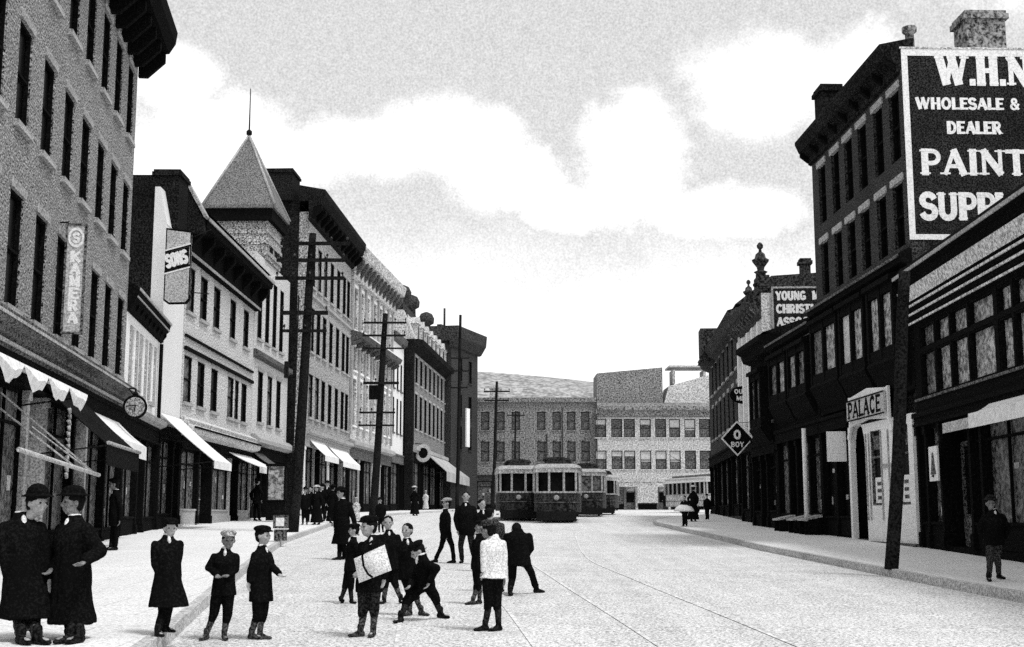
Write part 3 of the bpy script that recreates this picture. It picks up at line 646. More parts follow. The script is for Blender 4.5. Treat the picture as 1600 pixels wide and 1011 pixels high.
# --- long mansard block
b = Bld('mansard_block', 'long dark grey block with dormered mansard and round-topped chimneys down the street on the left', 'building', (-9.0, 115.0), (-6.7, 146.5), gz(115)+.1)
Xm = [b.X(117.5+3.05*i) for i in range(10)]
ops = b.windows(Xm, [(9.6,12.8),(13.8,16.2)], 1.5, TRIMD, GLASS, 'sash', sill=TRIM, lintel=TRIM, d=.07)
b.shopfront(0, b.L, gz(120)+.1, 7.4, [('w',2),('d',1),('w',2),('w',2),('d',1),('w',2),('w',2),('d',1)], fascia=.8)
b.wall(0, b.L, gz(110), 17.0, ops+[(.001, b.L-.001, gz(120)+.1, 7.4)], BRICK_F, D=.6, rev=.5)
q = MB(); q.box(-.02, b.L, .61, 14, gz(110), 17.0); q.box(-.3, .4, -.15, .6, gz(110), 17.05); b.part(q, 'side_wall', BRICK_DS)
b.cornice(-.1, b.L+.1, [(.002,16.5),(.2,16.6),(.9,17.1),(1.0,17.5),(.5,17.6),(-.3,17.6),(-.3,17.06),(0,17.06)], BRICK_DS)
q = MB(); q.prism([(-.2,17.61),(.9,20.3),(6,20.5),(6,17.61)], 0, b.L); b.part(q, 'mansard_roof', STONE_F)
for x in Xm:
    q = MB(); q.box(x-.75, x+.75, -.15, 1.2, 17.62, 19.3); q.prism([(x-.9,19.3),(x+.9,19.3),(x,20.0)], -.25, 1.4, ax=1); d_ = b.part(q, 'dormer', STONE_F)
    q = MB(); q.box(x-.45, x+.45, -.17, -.155, 17.9, 19.1); b.part(q, 'pane', GLASS, d_)
q = MB(); q.box(0, b.L, .88, .95, 20.3, 20.9); b.part(q, 'ridge_rail', MURK_F)
for y in (116.2, 121.5, 132):
    q = MB(); x = b.X(y); q.lathe([(.55,0),(.5,.6),(.45,1.8),(.8,2.0),(.85,2.5),(.6,3.0),(.15,3.2)], x, 1.2, 12, 19.6); b.part(q, 'round_chimney', MURK_F)
b.cornice(0, b.L, [(.1,7.4),(.5,7.6),(.5,7.9),(.002,8.1),(.002,7.41)], TRIM, name='shop_cornice')
b.awning(b.X(122.5), b.X(143), 7.9, 5.9, 2.2, CANVASG, val=.9)
t = thing('ring_sign', 'round ring-shaped trade sign hanging over the pavement beside the long grey awning', 'sign', (-8.1, 117.2, 6.4), 0)
q = MB(); n = 28
for i in range(n):
    a, c = 2*PI*i/n, 2*PI*(i+1)/n
    q.hexa([(r*math.cos(w_), y_, 1+r*1.15*math.sin(w_)) for y_ in (-.08,.08) for r, w_ in ((.42,a),(.72,a),(.72,c),(.42,c))])
q.obj('ring', SIGNG, t)
q = MB(); q.prism([(.43*math.cos(2*PI*i/20), 1+.5*math.sin(2*PI*i/20)) for i in range(20)], -.02, .02, ax=1); q.obj('dark_disc', TRIMD, t)
q = MB(); q.tube((0,0,1.8), (-.9,0,1.9), .04, n=6); q.obj('bracket', IRON, t)
# --- dark tower-like block at the bend
b = Bld('dark_block', 'dark speckled brick block with jutting cornice standing at the far left bend of the street', 'building', (-6.6, 138.2), (-3.95, 146.4), gz(138)+.1)
fx = b.X
wl = b.windows([b.X(141), b.X(144)], [(9,11.5),(12.5,15),(16.5,19)], 1.1, TRIMD, GLASS, 'sash', sill=MURK_F)
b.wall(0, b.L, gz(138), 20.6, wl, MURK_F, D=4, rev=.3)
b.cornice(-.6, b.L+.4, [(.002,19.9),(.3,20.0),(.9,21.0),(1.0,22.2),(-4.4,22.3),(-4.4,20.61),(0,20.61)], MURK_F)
q = MB(); q.box(.5, 3.2, 1.4, 1.9, 22.31, 22.6); q.tube((2.0,1.6,22.6), (2.0,1.6,24.6), .12, n=6); b.part(q, 'roof_rail', MURK_F)
q = MB(); q.box(2.9, 3.0, -1.1, -.95, 9.2, 13.4); q.box(2.0, 2.9, -1.1, -.95, 9.2, 13.4)
b.part(q, 'white_panel', SIGNW)

# ============================================================ THE FAR END
YF = 147.0
b = Bld('grey_far_block', 'long low grey brick block with small arched windows facing the camera behind the trams', 'building', (-4.2, YF+.3), (9.68, YF), 2.3)
def bx(px): return at(px,700,YF).x+4.2
ops = b.windows([bx(p) for p in (758,782,806,846,870,893,915)], [(11.5,13.6),(7.9,10.2)], .95, TRIMD, GLASSM, 'sash', sill=BRICK_F, lintel=BRICK_F)
b.shopfront(0, b.L, 2.45, 6.4, [('w',2),('d',1),('w',2),('d',1),('w',2)], fascia=.7, gl=GLASSM, fm=MURK_F)
b.wall(0, b.L, 1.8, 15.0, ops+[(.001, b.L-.001, 2.45, 6.4)], BRICK_F, D=12, rev=.5)
b.cornice(0, b.L, [(.002,14.6),(.3,14.7),(.3,15.2),(-.3,15.3),(-.3,15.01),(0,15.01)], BRICK_F)
q = MB(); q.box(bx(846)+.55,bx(846)+.7,-.1,-.004,6.5,11); q.box(bx(870)+.6,bx(870)+.72,-.1,-.004,6.5,14); b.part(q,'downpipe',MURK_F)
b.chimney(2, 5, 1.1, 1.0, 15.01, 17.0, STONE_F)
b = Bld('pale_corner_hotel', 'pale three storey corner building with regular windows facing down the street, in the middle distance', 'building', (9.75, YF-1.0), (23.0, YF-.8), 2.3)
def bx(px): return (at(px,700,YF-1).x-9.75)
ops = b.windows([bx(p) for p in (939,964,984,1009,1033,1055,1079,1102)], [(10.6,12.7),(7.0,9.1)], 1.25, TRIMD, GLASSM, 'sash', sill=STONE_F, lintel=None, d=.14, blinds=.5)
b.shopfront(0, b.L, 2.45, 5.7, [('w',2.2),('d',1),('w',1.8),('d',1),('w',2),('w',2)], fascia=.7, gl=GLASSM, fm=STONE_F, posts={2:STONE_F,4:STONE_F}, post=TRIMM)
b.wall(0, b.L, 1.8, 13.4, ops+[(.001, b.L-.001, 2.45, 5.7)], STONE_F, D=12, rev=.5)
b.cornice(-.05, b.L, [(.002,12.9),(.3,13.0),(.35,13.5),(.8,13.7),(.8,14.1),(-.6,14.6),(-.6,13.41),(0,13.41)], BRICK_F)
q = MB(); q.hexa([(0,.7,14.3),(7.6,.7,14.4),(7.6,6,14.4),(0,6,14.3),(0.05,.7,18.0),(7.6,.7,18.7),(7.6,6,18.7),(.05,6,18.0)]); b.part(q, 'roof_storey', BRICK_F)
q = MB(); q.hexa([(7.7,.9,14.3),(13.2,.9,14.5),(13.2,6,14.5),(7.7,6,14.3),(8.4,1.2,16.6),(13.0,1.2,17.9),(13,6,17.9),(8.4,6,16.6)]); b.part(q, 'roof', STONE_F)
q = MB(); q.box(8.6,13.2,2,6,18.9,19.1); q.box(9.0,9.3,2.2,5,17,18.6); q.box(12.6,12.9,2.2,5,17,18.6); b.part(q, 'roof_sign_frame', STONE_F)
q = MB(); q.box(4.4,6.7,-.3,-.27,3.2,5.2); b.part(q, 'shop_blind', STONE_F)

# ============================================================ RIGHT SIDE
# --- corner shop at the right edge (left to right = far to near)
P2f, P2n = (10.69, 33.75), (9.98, 10.0)
b = Bld('corner_shop', 'dark shop with broad ribbed cornice and large upstairs show windows, at the right edge', 'building', P2f, P2n, gz(28)+.1)
X = b.X
wl = []
cols = [(X(33.2),X(32.0)),(X(31.88),X(30.75)),(X(30.63),X(29.4)),(X(29.28),X(27.6)),(X(27.35),X(26.5)),(X(26.38),X(24.4)),(X(24.1),X(23)),(X(22.8),X(21.5)),(X(21.3),X(19.6)),(X(19.3),X(17.6)),(X(17.3),X(15.6)),(X(15.2),X(13.4)),(X(13),X(11.2))]
GLS = [GLASSM,GLASSL,GLASSL,GLASSL,GLASSL,GLASSL,GLASSM,GLASSL,GLASSM,GLASSL,GLASSM,GLASSM,GLASSL]
for (xa, xb), G in zip(cols, GLS):
    for za, zb in ((4.7,5.85),(5.95,6.55)):
        F = MB(); t = .045
        F.box(xa+.003,xa+t,.02,.12,za+.003,zb-.003); F.box(xb-t,xb-.003,.02,.12,za+.003,zb-.003); F.box(xa+t,xb-t,.02,.12,za+.003,za+t); F.box(xa+t,xb-t,.02,.12,zb-t,zb-.003)
        wo = b.part(F, 'window', TRIMD); P = MB(); P.box(xa+.03,xb-.03,.14,.15,za+.03,zb-.03); b.part(P, 'pane', G, wo)
        wl.append((xa,xb,za,zb))
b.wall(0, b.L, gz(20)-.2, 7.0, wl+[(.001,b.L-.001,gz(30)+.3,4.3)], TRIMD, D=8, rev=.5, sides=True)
b.cornice(-.25, b.L, [(.002,6.62),(.08,6.64),(.1,6.72),(.06,6.75),(.13,6.85),(.15,6.93),(.1,6.96),(.18,7.05),(.2,7.13),(.16,7.16),(.2,7.22),(.3,7.56),(.2,7.6),(.26,7.84),(.4,7.9),(.4,8.0),(.3,8.16),(-.5,8.3),(-.5,7.01),(0,7.01)], TRIMD)
q = MB()
for a_, z_, h_ in ((-.125,6.66,.05),(-.175,6.87,.055),(-.225,7.07,.055)): q.box(-.24, b.L, a_, a_+.03, z_, z_+h_)
q.prism([(-.205,7.22),(-.305,7.56),(-.33,7.55),(-.23,7.21)], -.25, b.L); b.part(q, 'moulding', STONE)
q = MB(); q.prism([(-.41,7.9),(-.44,7.9),(-.44,7.99),(-.41,7.99)], -.26, b.L); b.part(q, 'roof_edge', TRIM)
q = MB(); q.box(0,b.L,-.05,-.004,4.62,4.68); q.box(0,b.L,-.1,-.004,4.2,4.3); b.part(q,'sill_band',TRIMM)
b.shopfront(0, b.L, gz(31)+.25, 4.3, [('w',.55),('w',.95),('d',1.7),('w',.6),('w',2.2),('w',2.2),('d',1.2),('w',2),('w',2.4),('d',1.2),('w',2.3),('w',1.06)], fascia=.35, gl=GLASSM, pw=.16)
b.awning(X(27.9), X(21.5), 4.1, 3.85, .5, CANVAS, val=.32, arms=False)
q = MB(); q.box(X(31.0), X(28.4), -.19, -.165, 3.62, 3.86); o = b.part(q, 'door_sign', SIGNG)
t = board_sign('square white sign showing a dark bell, on the dark shop front beside its doorway', (10.42, 32.15), (-.05,-1), .75, .85, SIGNW, 2.5, thick=.04, name='bell_sign')
q = MB(); q.prism([(.14,.16),(.61,.16),(.56,.25),(.5,.42),(.46,.62),(.42,.7),(.33,.7),(.29,.62),(.25,.42),(.19,.25)], -.012, -.003, ax=1); q.lathe([(.02,-.03),(.05,0),(.02,.03)], .375, -.01, 10, .12); q.obj('bell', TRIMM, t)

# --- tall black brick building with painted advertisement
P4f, P4n = (10.43, 43.2), (10.70, 33.85)
b = Bld('paint_store', 'tall blackened brick building with a huge painted white-lettered wall advertisement', 'building', P4f, P4n, gz(38)+.1)
X = b.X; wx = [X(y) for y in (42.0,40.4,38.95,37.5,35.95,34.5)]
ops = b.windows(wx, [(8.95,10.75),(11.4,13.38)], .85, TRIMD, GLASS, 'sash', sill=None, lintel=TRIM, d=.14)
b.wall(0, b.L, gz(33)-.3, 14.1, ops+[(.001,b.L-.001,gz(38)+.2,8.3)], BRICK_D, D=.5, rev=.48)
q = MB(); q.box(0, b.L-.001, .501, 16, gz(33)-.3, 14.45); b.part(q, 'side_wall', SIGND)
b.cornice(-.1, b.L-.005, [(.002,13.7),(.1,13.75),(.12,14.0),(.42,14.15),(.55,14.45),(.55,14.55),(-.4,14.75),(-.4,14.11),(0,14.11)], BRICK_DS, (9,.14,.4,13.8,14.12), bm=TRIMD)
q = MB(); q.prism([(-.5,14.56),(.3,14.9),(5,15.3),(5,14.3)], .0, .5); b.part(q, 'roof', BRICK_DS)
b.chimney(.9, .4, .9, .7, 14.6, 16.2, BRICK_DS); 
b.chimney(b.L-.55, 2.5, .93, 1.1, 14.12, 15.6, BRICK_F)
q = MB(); q.lathe([(.13,0),(.12,.4),(.2,.46),(.2,.6)], b.L-.4, .45, 10, 14.6); b.part(q, 'chimney_pot', BRICK_F)
# street cornice, bay windows and dark shop below
b.cornice(-.1, b.L+.25, [(.002,8.12),(.12,8.16),(.15,8.3),(.3,8.38),(.36,8.62),(.1,8.75),(.002,8.75)], TRIMD, name='street_cornice')
q = MB(); q.box(-.1, b.L+.2, -.385, -.355, 8.52, 8.6); q.box(-.1, b.L+.2, -.18, -.15, 8.2, 8.25); b.part(q, 'moulding', TRIMM)
q = MB(); q.box(0, b.L, .0, .45, 5.0, 8.2); b.part(q, 'upper_front', TRIMD)
def oriel(b, xa, xb, za, zb, proj, panes, fr=TRIMD):
    q = MB(); q.prism([(-.001,za),(-proj,za),(-proj-.06,za-.12),(-proj*.8,za-.35),(-proj*.4,za-.65),(-.001,za-.85)], xa-.1, xb+.1); o = b.part(q, 'oriel_window', fr)
    q = MB(); q.prism([(-.001,zb+.001),(-proj-.12,zb+.001),(-proj-.12,zb+.14),(-.001,zb+.3)], xa-.12, xb+.12); b.part(q, 'oriel_roof', fr, o)
    n = len(panes); w = (xb-xa)/n; f = MB(); f.box(xa, xb, -proj+.12, -proj+.2, za+.001, zb)
    for i in range(n+1): f.box(xa+w*i-.09, xa+w*i+.09, -proj-.02, -.0015, za+.001, zb-.001)
    f.box(xa+.09, xb-.09, -proj, -proj+.1, za+.001, za+.3); f.box(xa+.09, xb-.09, -proj, -proj+.1, zb-.25, zb-.001); b.part(f, 'frame', fr, o)
    for i, G in enumerate(panes):
        if G is None: continue
        p = MB(); p.box(xa+w*i+.1, xa+w*(i+1)-.1, -proj+.1, -proj+.115, za+.31, zb-.26); b.part(p, 'pane', G, o)
oriel(b, X(42.9), X(39.9), 6.0, 8.0, .34, [GLASSM, GLASSL])
oriel(b, X(39.4), X(37.0), 5.95, 8.0, .36, [BLIND, GLASSL])
oriel(b, X(36.4), X(34.2), 5.95, 8.0, .4, [GLASSL, GLASSL])
b.shopfront(0, X(39.9), gz(41)+.2, 4.9, [('w',1.6),('w',1.6)], fascia=.5, gl=GLASS)
# white arched entrance front
xa, xb = X(39.75), b.L-.02
zb0 = gz(37)+.17
q = MB()
def archcut(x0, x1, z0, zs, zt, n=8):
    r = (x1-x0)/2; cx = (x0+x1)/2
    return [(cx+r*math.cos(PI*i/n), zs+r*1.25*math.sin(PI*i/n)) for i in range(n+1)]
dx0, dx1 = X(39.55), X(38.05)
top = 4.35
def front(x0, x1, z0, z1): q.box(x0, x1, -.12, .05, z0, z1)
front(xa, dx0, zb0, top); 
A = archcut(dx0, dx1, zb0, 3.6, 0)
for (x1_, z1_), (x2_, z2_) in zip(A, A[1:]): q.prism([(x1_, z1_), (x1_, top), (x2_, top), (x2_, z2_)], -.12, .05, ax=1)
w1a, w1b, w2a, w2b = X(37.55), X(36.6), X(35.2), X(34.25)
front(dx1, w1a, zb0, top); front(w1a, w1b, zb0, 1.95); front(w1b, w2a, zb0, top); front(w2a, w2b, zb0, 1.95); front(w2b, xb, zb0, top); front(w1a, w1b, 4.1, top); front(w2a, w2b, 4.1, top)
b.part(q, 'white_front', TRIMW)
q = MB()
for a_ in (dx1+.1, w1a-.12, w1b+.05, (w1b+w2a)/2, w2a-.12): q.box(a_, a_+.06, -.155, -.125, zb0+.6, top-.3)
q.box(w1b+.02, w2a-.02, -.15, -.124, 3.0, 3.1); b.part(q, 'beading', TRIM)
for a_, c_ in ((w1a,w1b),(w2a,w2b)):
    q = MB(); q.box(a_+.003,a_+.06,-.1,.0,1.953,4.097); q.box(c_-.06,c_-.003,-.1,.0,1.953,4.097); q.box(a_+.06,c_-.06,-.1,.0,3.3,3.36); q.box(a_+.06,c_-.06,-.1,.0,1.953,2.0); wo = b.part(q, 'window', TRIMM)
    p = MB(); p.box(a_+.01,c_-.01,-.02,-.01,1.96,4.09); b.part(p, 'pane', GLASS, wo)
    p = MB(); p.box(a_+.12,c_-.12,-.045,-.03,2.02,2.75); b.part(p, 'poster', SIGNW, wo)
    p = MB()
    for k_ in range(3): p.box(a_+.3,c_-.3,-.052,-.047,2.12+.2*k_,2.22+.2*k_)
    b.part(p, 'poster_print', TRIMM, wo)
    p = MB(); p.box(a_+.1,c_-.1,-.045,-.03,3.55,3.95); b.part(p, 'light_curtain', TRIMM, wo)
q = MB(); q.box(xa-.03, xb+.02, -.2, .06, zb0-.35, zb0-.003); b.part(q, 'plinth', TRIMM)
t = board_sign('white shaped sign reading PALACE over the white arched entrance', (P4f[0]+(39.3-43.2)*-.027-.28, 39.2), (.028,-1), 3.6, .62, SIGNG, 4.5, thick=.07, name='shop_sign')
q = MB(); q.prism([(-.35,-.5),(-.1,-.1),(-.1,.75),(.1,.72),(1.8,.86),(3.5,.72),(3.7,.75),(3.7,-.1),(3.95,-.5),(3.8,-.55),(3.55,-.16),(1.8,-.05),(.05,-.16),(-.2,-.55)], .085, .16, ax=1); q.obj('shaped_backing', TRIMW, t)
write('PALACE', TRIMD, t, (.12,0,.08), (1,0,0), (0,0,1), .46, .15, serif=True, width=3.2)
q = MB(); q.box(.0,3.6,-.02,-.002,-.02,.02); q.box(0,3.6,-.02,-.002,.58,.62); q.obj('edging', TRIMD, t)
t = board_sign('small blank white board fixed beside the arched doorway', (9.95, 40.6), (.97,-.25), .6, .95, SIGNW, 3.35, thick=.06)
# the painted advertisement: border and letters on the wall facing the camera
SWY = 33.85
def wallpt(px, py): 
    p = at(px, py, SWY); return Vector((p.x, SWY-.012, p.z))
adv = thing('wall_advertisement', 'painted wall advertisement in white capitals inside a white border, high on the black building', 'painted sign', (10.72, SWY-.01, 9.0), .0285)
q = MB(); zt_, zb_ = 14.42, 9.05; xl = 0.02
q.box(xl, xl+.17, -.012, 0, zb_-9, zt_-9-.2); q.box(xl, 14, -.014, 0, zt_-9-.2, zt_-9); q.box(xl, 1.2, -.013, 0, zb_-9-.02, zb_-9+.13)
q.obj('border', SIGNW, adv)
q = MB(); q.box(xl+.19, 14, -.006, 0, zb_-9, zt_-9-.21); q.obj('painted_ground', SIGND, adv)
q = MB(); q.box(-.02, 14, -.03, .4, zt_-9+.003, zt_-9+.05); q.obj('wall_coping', STONE, adv)
def adline(s_, pxl, pyt, pyb, wt, serif, wid):
    a_ = at(pxl, pyb, SWY); h_ = at(pxl, pyt, SWY).z-a_.z
    write(s_, SIGNW, adv, (a_.x-10.72, -.008, a_.z-9), (1,0,0), (0,0,1), h_, wt, serif, width=wid)
adline('W.H.N', 1465, 88, 131, .15, True, at(1612,120,SWY).x-at(1465,120,SWY).x)
adline('WHOLESALE &', 1431, 153, 170, .16, False, at(1596,160,SWY).x-at(1431,160,SWY).x)
adline('DEALER', 1480, 190, 208, .17, True, at(1567,200,SWY).x-at(1480,200,SWY).x)
adline('PAINTS', 1438, 234, 272, .14, True, at(1640,250,SWY).x-at(1438,250,SWY).x)
adline('SUPPLIES', 1438, 302, 342, .15, True, at(1655,320,SWY).x-at(1438,320,SWY).x)

# --- low dark shops between the paint store and the association building
b = Bld('dark_oriel_shop', 'low black shop front with projecting upstairs windows, left of the paint store', 'building', (10.27, 49.6), (10.42, 43.25), gz(46)+.1)
X = b.X
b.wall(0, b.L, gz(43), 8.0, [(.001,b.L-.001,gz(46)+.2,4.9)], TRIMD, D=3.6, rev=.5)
b.cornice(-.2, b.L, [(.002,7.75),(.12,7.8),(.15,7.95),(.3,8.03),(.36,8.27),(.1,8.42),(-.4,8.42),(-.4,8.01),(0,8.01)], TRIMD, name='street_cornice')
q = MB(); q.box(-.2, b.L, -.385, -.355, 8.17, 8.25); q.box(-.2, b.L, -.18, -.15, 7.84, 7.89); b.part(q, 'moulding', TRIMM)
oriel(b, X(49.2), X(46.6), 5.9, 7.6, .35, [GLASSM, GLASSL]); oriel(b, X(46.2), X(43.7), 5.9, 7.6, .35, [GLASSL, GLASSM])
b.shopfront(0, b.L, gz(46)+.2, 4.9, [('w',1.6),('d',1),('w',1.6),('w',1.4)], fascia=.5, gl=GLASSM)
q = MB(); q.tube((b.L-.3,-.5,gz(43)+.1), (b.L-.3,-.5,4.6), .075, n=10); b.part(q, 'white_post', TRIMW)
for k_, y_ in enumerate((47.6,45.4,43.9)):
    q = MB(); x_ = X(y_); q.hexa([(x_,-.75,1.5),(x_+.95,-.75,1.5),(x_+.95,-.12,1.62),(x_,-.12,1.62),(x_,-.75,1.56),(x_+.95,-.75,1.56),(x_+.95,-.12,1.7),(x_,-.12,1.7)])
    o = b.part(q, 'window_shelf', TRIM)
    for a_ in (.05,.82): q2 = MB(); q2.box(x_+a_,x_+a_+.07,-.7,-.15,gz(45)+.1,1.49); b.part(q2, 'shelf_leg', TRIMD, o)
b = Bld('small_gabled_shop', 'small black two storey shop with a bay window, under the association wall sign', 'building', (10.2, 54.4), (10.26, 49.7), gz(52)+.1)
X = b.X
ops = b.windows([X(53.4), X(52.0), X(50.6)], [(5.4,7.4)], .8, TRIMM, GLASSM, 'sash', sill=TRIMM, d=.1)
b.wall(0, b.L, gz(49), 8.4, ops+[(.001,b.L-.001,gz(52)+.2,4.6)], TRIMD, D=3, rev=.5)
b.cornice(-.1, b.L, [(.002,8.0),(.3,8.1),(.4,8.4),(.6,8.5),(.6,8.7),(-.3,8.8),(-.3,8.41),(0,8.41)], TRIMD)
q = MB(); q.prism([(-.4,8.81),(2,9.6),(3,9.6),(3,8.3)], 0, b.L-.01); b.part(q, 'roof', BRICK_DS)
oriel(b, X(52.2), X(50.2), 5.2, 7.3, .5, [GLASSM, GLASSM])
b.shopfront(0, b.L, gz(52)+.2, 4.6, [('w',1.4),('d',1),('w',1.6)], fascia=.5, gl=GLASS)
# --- association building
b = Bld('association_hall', 'narrow light-pilastered hall with urns on its parapet and a painted sign on its side wall', 'building', (11.1, 62.0), (10.75, 54.5), gz(58)+.1)
X = b.X
ops = b.windows([X(60.8), X(59.2), X(57.6), X(56.0)], [(5.9,9.4)], .8, TRIMD, GLASS, 'tall', sill=TRIM, d=.16)
b.shopfront(0, b.L, gz(58)+.2, 5.1, [('w',1.6),('d',1),('w',1.6)], fascia=.5)
b.wall(0, b.L, gz(54), 11.2, ops+[(.001,b.L-.001,gz(58)+.2,5.1)], STONE, D=.5, rev=.45)
q = MB(); q.box(0, b.L-.001, .501, 9, gz(54), 11.3); b.part(q, 'side_wall', BRICK_D)
q = MB()
for y_ in (61.7,60.0,58.4,56.8,55.0): q.box(X(y_)-.17, X(y_)+.17, -.14, -.002, 5.2, 10.0)
b.part(q, 'pilaster', TRIMW)
b.cornice(-.3, b.L+.02, [(.002,10.1),(.2,10.2),(.25,10.5),(.6,10.65),(.7,10.9),(.1,11.1),(-.3,11.6),(-.3,11.31),(0,11.31),(0,11.21),(.002,11.21)], MURK_F, (10,.12,.5,10.2,10.62), bm=TRIMM)
q = MB(); q.box(b.L-1.3, b.L-.02, -.1, .4, 11.21, 12.0); q.box(b.L-.15, b.L+.05, -.06, 9, 11.4, 11.62); b.part(q, 'parapet', MURK_F)
def urn(x, y, z, k):
    q = MB(); q.lathe([(r*k, h*k) for r, h in ((.5,0),(.5,.12),(.34,.2),(.30,.75),(.42,.85),(.2,.95),(.24,1.15),(.5,1.5),(.52,1.6),(.34,1.7),(.28,1.95),(.1,2.1),(.08,2.25),(.18,2.35),(.2,2.5),(.1,2.65),(0.01,2.7))], x, y, 16, z)
    return b.part(q, 'urn_finial', MURK_F)
urn(b.L-.5, .1, 11.6, .72); urn(X(58.9), .1, 11.2, .52)
b.chimney(b.L-.4, 2.0, .42, .42, 11.3, 12.75, MURK_F)
t = thing('association_sign', 'black painted sign with three lines beginning YOUNG, CHRISTIA, ASSOCIA in white, on the hall wall', 'painted sign', (11.27, 54.44, 9.6), -.0466)
q = MB(); q.box(0,4,-.03,0,0,1.78); q.obj('board', SIGND, t)
q = MB(); q.box(-.08,4.05,-.045,0,1.78,1.86); q.box(-.08,0,-.045,0,-.02,1.78); q.box(-.08,4,-.045,0,-.1,-.02); q.obj('frame', TRIM, t)
for i, (s_, w_) in enumerate((('YOUNG  M', 1.86),('CHRISTIAN', 2.2),('ASSOCIATION', 2.9))): write(s_, SIGNW, t, (.1,-.032,1.28-.57*i), (1,0,0), (0,0,1), .36, .17, width=w_)
# --- far right terrace
b = Bld('dark_terrace', 'dark receding row of upper windows at the far right of the street, beyond the hall', 'building', (12.9, 83.5), (11.3, 62.2), gz(72)+.1)
X = b.X
ops = b.windows([X(80.5-2.6*i) for i in range(7)], [(6.4,8.4),(9.2,11.0)], .95, TRIMD, GLASS, 'sash', sill=TRIM, lintel=TRIM)
b.shopfront(0, b.L, gz(72)+.2, 5.4, [('w',1.6),('d',1),('w',1.6),('w',1.6),('d',1),('w',1.6),('w',1.5)], fascia=.6, gl=GLASSM)
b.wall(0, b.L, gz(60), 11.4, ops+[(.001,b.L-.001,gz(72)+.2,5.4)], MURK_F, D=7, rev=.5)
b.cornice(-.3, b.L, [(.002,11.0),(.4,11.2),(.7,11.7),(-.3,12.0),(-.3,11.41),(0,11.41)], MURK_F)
q = MB(); q.prism([(-.3,12.01),(1.5,13.4),(5,13.6),(5,12.01)], X(71), b.L-.02); b.part(q, 'roof', MURK_F)
q = MB(); q.box(X(79.5),X(77.8),-.9,.3,11.42,13.1); q.prism([(-1.0,11.0),(.2,11.0),(.2,11.41),(-.8,11.41)], X(79.7),X(77.6)); b.part(q, 'projecting_turret', MURK_F)
t = board_sign('tall white blank hoarding board high above the diamond sign', at(1154,560,61).xy, (1,-.05), .75, 1.55, SIGNW, at(1154,572,61).z, thick=.08)
t = board_sign('small white blank board below the tall one', at(1161,600,61).xy, (1,-.05), .5, 1.2, SIGNW, at(1161,606,61).z, thick=.08)
c0 = at(1161,617,60.5); t = thing('oval_sign', 'black oval hanging sign lettered YOUNG MEN, between the white boards', 'sign', (c0.x, c0.y, c0.z-.6))
q = MB(); q.prism([(.62*math.cos(2*PI*i/24), .6+.42*math.sin(2*PI*i/24)) for i in range(24)], 0, .08, ax=1); q.obj('board', TRIMD, t)
write('OUNG', SIGNW, t, (-.42,-.002,.66), (1,0,0), (0,0,1), .2, .16, width=.84); write('MEN', SIGNW, t, (-.33,-.002,.34), (1,0,0), (0,0,1), .2, .16, width=.66)
q = MB(); q.tube((.55,.04,.6), (1.1,.3,.6), .025, n=6); q.obj('bracket', IRON, t)
c0 = at(1152,685,58.0); t = thing('diamond_sign', 'black diamond-shaped hanging sign with white edge and a large letter O', 'sign', (c0.x, c0.y, c0.z-.8))
q = MB(); r = .66; q.prism([(-r,.8),(0,.8-r*1.08),(r,.8),(0,.8+r*1.08)], 0, .06, ax=1); q.obj('board', TRIMD, t)
q = MB(); r2 = r+.07
for (a1_,b1_),(a2_,b2_) in (((-1,0),(0,-1.08)),((0,-1.08),(1,0)),((1,0),(0,1.08)),((0,1.08),(-1,0))):
    q.hexa([(a1_*r,-.02,.8+b1_*r),(a2_*r,-.02,.8+b2_*r),(a2_*r2,-.02,.8+b2_*r2),(a1_*r2,-.02,.8+b1_*r2),(a1_*r,.08,.8+b1_*r),(a2_*r,.08,.8+b2_*r),(a2_*r2,.08,.8+b2_*r2),(a1_*r2,.08,.8+b1_*r2)])
q.obj('edge', SIGNW, t)
write('O', SIGNW, t, (-.17,-.002,.78), (1,0,0), (0,0,1), .38, .16); write('BOY', SIGNW, t, (-.3,-.002,.42), (1,0,0), (0,0,1), .22, .14, width=.6)
q = MB(); q.tube((.6,.04,.8), (1.3,.3,.85), .025, n=6); q.tube((.0,.04,1.5), (1.3,.3,1.6), .015, n=6); q.obj('bracket', IRON, t)
# ============================================================ POLES, STREET CLOCK, BOX, TRAMS
def pole(label, base, topz, lean, r0, r1, arms, name='utility_pole', group='wooden utility poles along the street'):
    x, y = base; z0 = gh(x, y)-.02; t = thing(name, label, 'utility pole', (x, y, z0), 0, group)
    q = MB(); n = 10; H = topz-z0; pr = None
    for i in range(8):
        a, c = i/8, (i+1)/8
        q.tube((lean*a+.03*math.sin(a*5), 0, H*a), (lean*c+.03*math.sin(c*5), 0, H*c), r0+(r1-r0)*a, r0+(r1-r0)*c, n=12, caps=(i in (0,7)))
    q.obj('shaft', WOOD, t)
    for z, hw, off, th in arms:
        a = (z-z0)/H; xx = lean*a; q = MB(); q.box(xx-hw+off, xx+hw+off, -r0-.02, -r0+.09, z-z0-th, z-z0+th)
        n = max(2, int(hw*2/.45))
        ar = q.obj('crossarm', WOOD, t)
        q = MB()
        for i in range(n):
            px_ = xx-hw+off+.06+(2*hw-.12)*i/(n-1); q.lathe([(.018,0),(.018,.08),(.045,.09),(.04,.16),(.01,.19)], px_, -r0+.035, 8, z-z0+th)
        q.obj('insulator', MURK_F, ar)
    return t
Yp = 46.0; pb = at(457,838,Yp)
zz = lambda py, Y: at(500,py,Y).z
